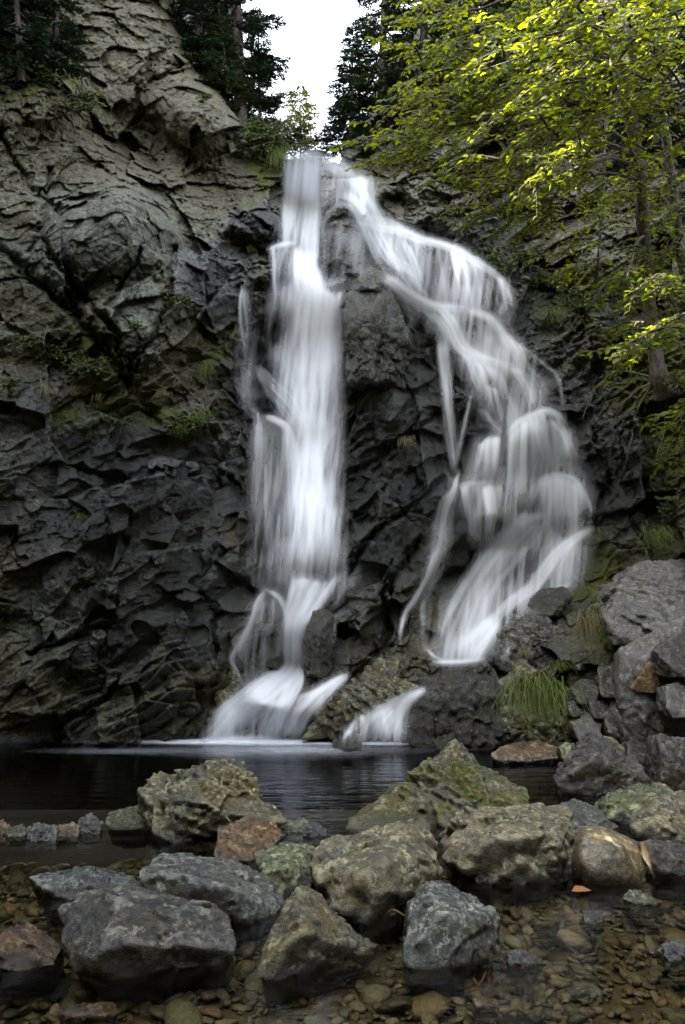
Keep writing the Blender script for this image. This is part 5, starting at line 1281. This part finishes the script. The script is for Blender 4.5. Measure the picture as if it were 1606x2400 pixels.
def shrub(x, y, rpx, mat, label, seed, n=26, leafL=(.024, .04), Y=None, dy=-.1, name='shrub', droop=.2):
    g = np.random.default_rng(seed); Yc_ = (surfY(x, y) if Y is None else Y)
    Yc_ -= .06; c = ad(x, y, Yc_); rad = rpx * K / F * Yc_; root = empty(name, c); tag(root, label, 'shrub', None); out = new_out()
    for k in range(n):
        a = g.uniform(0, 2 * np.pi); e_ = g.uniform(-.2, 1.0)
        dv = np.array([math.cos(a), -abs(math.sin(a)) * .55 - .12, e_ * .8]); L = rad * g.uniform(.6, 1.15)
        o = c + np.array([g.uniform(-.5, .5) * rad, .02, g.uniform(-.35, .2) * rad])
        P = smooth_path([o, o + dv * L * .55 + [0, 0, .05 * L], o + dv * L - [0, 0, droop * L]], 7)
        spray_leaves(P, g, sub=.035, subL=(.03, .08), step=.02, LL=leafL, out=out, flat=1.0)
    V, Fc = tube(out[6], 3); V2, F2, rn = leaves(*[np.concatenate(o_) for o_ in out[:6]])
    mesh_np('stems', V, Fc, M_BARK2, root); mesh_np('foliage', V2, F2, mat, root, attrs={'rnd': rn})
SH = [(125,820,55,'yellow-green shrub on the ledge under the pale rock at the left',24),(185,238,60,'sparse light green shrub clinging to the brown upper left cliff',14),(470,222,14,'tiny lime green sprig on the upper left cliff',6),
      (15,880,26,'small shrub at the left edge of the mossy ledge',10),(600,325,66,'green bush at the left lip of the falls',44),(648,335,34,'small leafy bush right beside the top of the falls',16),
      (1140,615,60,'low green shrub above the crest of the broad veil',20),(1240,640,50,'green shrub on the shelf right of the broad veil',16),(1200,585,40,'leafy shrub against the grey rock above the broad veil',12),
      (1545,1150,40,'small yellow-green shrub on the dark rock at the right edge',12),(8,205,14,'lime green tuft of leaves at the left edge of the upper cliff',6),(430,965,26,'small round-leaved plant on the wet rock left of the trickle',10),
      (690,338,36,'light green bush behind the lip of the falls',16),(415,690,22,'small yellow-green plant on the dark glossy rock',7),(110,180,24,'dull green plant on the shaded upper left ledge',8),
      (1490,600,40,'green undergrowth bush beside the pale mottled trunk',14),(1430,760,44,'low bush hanging over the mossy slope',14),(1180,470,30,'faint green plant on the grey rock under the branches',8)]
SH += [(200,840,34,'small shrub low on the mossy ledge right of the yellow-green shrub',12),(60,780,28,'wispy green plant above the left end of the mossy ledge',9),(310,745,18,'small plant in the crack under the pale slab',6),
       (560,350,40,'green bush leaning out left of the grass on the lip',22),(1330,690,46,'mossy green bush on the shelf under the leafy trees',16),(1560,880,40,'dark green bush under the right-hand tree',14),(1420,640,40,'green bush at the foot of the thin sapling',12),
       (640,225,30,'bright green sprigs at the foot of the left rim spruces',10),(1000,500,22,'little green plant on the grey ledge right of the falls crest',6)]
for k, (x, y, r_, lb, n_) in enumerate(SH):
    shrub(x, y, r_ * 1.1, M_SHRUB, lb, 600 + k, int(n_ * 2.2), Y={12: 11.6}.get(k))

def tuft(x, y, L, mat, label, seed, n=160, hang=.7, spread=.5, Y=None, wd=.006, lift=.05):
    g = np.random.default_rng(seed); Yc_ = (surfY(x, y) if Y is None else Y) - lift
    c = ad(x, y, Yc_); s = np.linspace(0, 1, 7)
    a = g.uniform(0, 2 * np.pi, n); l = L * g.uniform(.45, 1.1, n); up = g.uniform(.25, .9, n); ho = g.uniform(.2, 1, n) * spread
    dx = np.cos(a) * ho; dy_ = -np.abs(np.sin(a)) * ho
    o = c + np.stack([g.normal(0, .22 * L * spread * 2, n), g.uniform(-.02, .03, n), g.normal(0, .15 * L, n)], 1)
    X = o[:, 0, None] + dx[:, None] * l[:, None] * s; Yy = o[:, 1, None] + dy_[:, None] * l[:, None] * s
    Z = o[:, 2, None] + l[:, None] * (up[:, None] * s - (up[:, None] * .6 + hang * g.uniform(.7, 1.2, n)[:, None]) * s ** 2)
    P = np.stack([X, Yy, Z], -1); wv = np.stack([-np.sin(a), np.cos(a) * .3, 0 * a], 1); wv = unit(wv + np.array([.6, 0, 0]))
    ww = wd * (1 - s ** 2) * .5
    V = np.stack([P - wv[:, None] * ww[None, :, None], P + wv[:, None] * ww[None, :, None]], 2).reshape(-1, 3)
    I = np.arange(n * 7 * 2).reshape(n, 7, 2)
    q = np.stack([I[:, :-1, 0], I[:, :-1, 1], I[:, 1:, 1], I[:, 1:, 0]], -1).reshape(-1, 4)
    o_ = mesh_np('grass_tuft', V, q, mat, attrs={'rnd': np.repeat(g.random(n), 14)}, loc=c); tag(o_, label, 'grass tuft', 'grass tufts growing on the rock')
TF = [(1225,1580,.42,M_GRASS,'big dark green grass tuft drooping over the mossy knobbed rock',620,.8,.6,6.15),(1345,1420,.32,M_TAN,'tan and green grass tuft hanging left of the huge grey block',300,.9,.35,6.55),
      (1392,1450,.28,M_GRASS,'bright green grass tuft between the tan grass and the huge grey block',260,.6,.3,6.5),(1285,1525,.14,M_GRASS,'short bright grass patch under the tan grass',150,.3,.7,6.6),
      (1505,1225,.26,M_GRASS,'yellowish grass tuft above the huge grey block',220,.7,.6,7.0),(930,1010,.14,M_TAN,'small drooping grass tuft on the dark central rock',110,.7,.6,None),
      (1270,715,.22,M_GRASS,'curtain of grass hanging beside the top of the broad veil',200,.9,.9,None),(465,845,.20,M_GRASS,'drooping grass tuft on the dark rock left of the trickle',120,.8,.4,None),
      (460,955,.22,M_GRASS,'upright green grass tuft below the first one left of the trickle',130,.4,.6,None),(415,985,.16,M_SHRUB,'low grass clump beside the upright tuft left of the trickle',110,.4,.7,None),
      (185,1185,.12,M_GRASS,'small sparse grass tuft on the lower left dark face',60,.3,.7,None),(572,570,.10,M_GRASS,'tiny grass tuft left of the ledge in the straight plunge',50,.3,.6,None),
      (590,300,.5,M_GRASS,'long fine grass draped over the left lip of the falls',330,.6,.9,None),(635,350,.34,M_GRASS,'dark grass hanging against the left side of the plunge top',160,1.0,.5,None),
      (110,890,.14,M_TAN,'thin pale grass on the left mossy ledge',50,.7,.5,None),(225,905,.12,M_TAN,'wispy pale grass hanging below the pale rock',40,.9,.5,None),(375,900,.1,M_TAN,'few thin dry blades on the moss left of the falls',30,.6,.6,None),
      (310,1235,.08,M_GRASS,'tiny grass tuft on the lower left dark face, right of the sparse one',30,.3,.6,None),(1200,1490,.10,M_TAN,'small dry tuft on the dark knobbly boulder',50,.8,.5,6.75),(1390,1395,.2,M_SHRUB,'dark green grass behind the bright tuft',120,.4,.5,6.8)]
for k, (x, y, L_, mt, lb, n_, hg, spd, Yt) in enumerate(TF):
    tuft(x, y, L_, mt, lb, 700 + k, n_, hg, spd, Yt)

# unseen bank added behind the camera to block frontal sky light
n = 120
U, Wd = np.meshgrid(np.linspace(-9, 9, n), np.linspace(0, 1, 50))
Pb = np.stack([U.ravel(), -3.4 - 1.6 * Wd.ravel() ** .8, -.6 + 9.0 * Wd.ravel()], 1)
Pb[:, 1] += .8 * fbm(Pb * .7, 4, 311); Pb[:, 2] += .5 * fbm(Pb * .5, 3, 312) * Wd.ravel()
I = np.arange(len(Pb)).reshape(50, n)
bk_ = mesh_np('light_block_bank', Pb, np.stack([I[:-1, :-1].ravel(), I[:-1, 1:].ravel(), I[1:, 1:].ravel(), I[1:, :-1].ravel()], 1), M_CLIFF,
        attrs={a: np.full(len(Pb), v) for a, v in (('wet', .1), ('tint', .1), ('rust', .5), ('moss', .6), ('blue', 0))})
tag(bk_, 'unseen mossy bank added behind the viewpoint to block frontal sky light', kind='structure')

smooth_path_, tube_ = smooth_path, tube
M_STICK = bark_mat('wet_wood', (.06, .03, .012), (.20, .10, .04))
def gnd(x, y, z): return atv(*c8(x, y), ground_Y(c8(x, y)[1], z))
stick(gnd(668, 1105, -.04), gnd(684, 1018, .02), .008, 'short brown stick poking up in front of the front right boulder', 1)
stick(gnd(610, 1095, -.05), gnd(655, 1030, -.03), .005, 'thin dark twig under the water beside the short brown stick', 2)
stick(gnd(600, 1065, -.05), gnd(560, 1120, -.06), .005, 'thin crooked twig lying deeper left of the other two', 3)
stick(gnd(200, 770, .03), gnd(290, 778, .05), .005, 'dead twig caught between the large pale boulder and the angular grey one', 4)
a_ = gnd(1048, 662, .01); Vl, Fl, rl = leaves(a_[None], np.array([[1., .1, .05]]), np.array([[0, -.3, 1.]]), np.array([.085]), np.array([.045]), np.array([.5]))
lf = mesh_np('fallen_leaf', Vl, Fl, leaf_mat('dead_leaf', (.28, .12, .04), (.34, .16, .06), .2, .5), attrs={'rnd': rl}, loc=a_)
tag(lf, 'orange-brown dead leaf at the foot of the broad buff boulder', 'leaf')

# bare roots creeping down the mossy face from the mottled trunk, and thin dead branches on the left cliff
g = np.random.default_rng(5)
rt = bpy.data.objects['birch_tree']
for k, pts in enumerate([[(1508,870),(1450,900),(1410,960),(1400,1060)],[(1505,865),(1470,930),(1455,1020),(1440,1090)],[(1515,880),(1540,905),(1568,890),(1600,900)],[(1500,865),(1420,850),(1370,890),(1345,960)],[(1510,880),(1520,960),(1500,1050)]]):
    P = np.array([ad(x, y, surfY(x, y) - .03) for x, y in pts]); P = smooth_path(P, 26); P[:, 0] += np.cumsum(g.normal(0, .006, 26)); P[0] = ad(1510, 872, surfY(1512, 880) - .1)
    V, Fc = tube([(P, np.linspace(.028 if k == 2 else .014, .004, 26))], 6); mesh_np('root', V, Fc, M_BARK, rt)
for k, (pts, lb) in enumerate([([(108,745),(100,790),(118,825)], 'pale dead stem arching over the yellow-green shrub'), ([(92,850),(95,890),(88,920)], 'thin pale dead stem below the yellow-green shrub'), ([(20,140),(10,125),(-4,118)], 'short dead branch in the top left corner')]):
    P = smooth_path(np.array([ad(x, y, surfY(x, y) - .08) for x, y in pts]), 12); V, Fc = tube([(P, np.linspace(.008, .003, 12))], 5)
    o = mesh_np('dead_stem', V, Fc, M_BARK, loc=P[0]); tag(o, lb, 'dead stem')
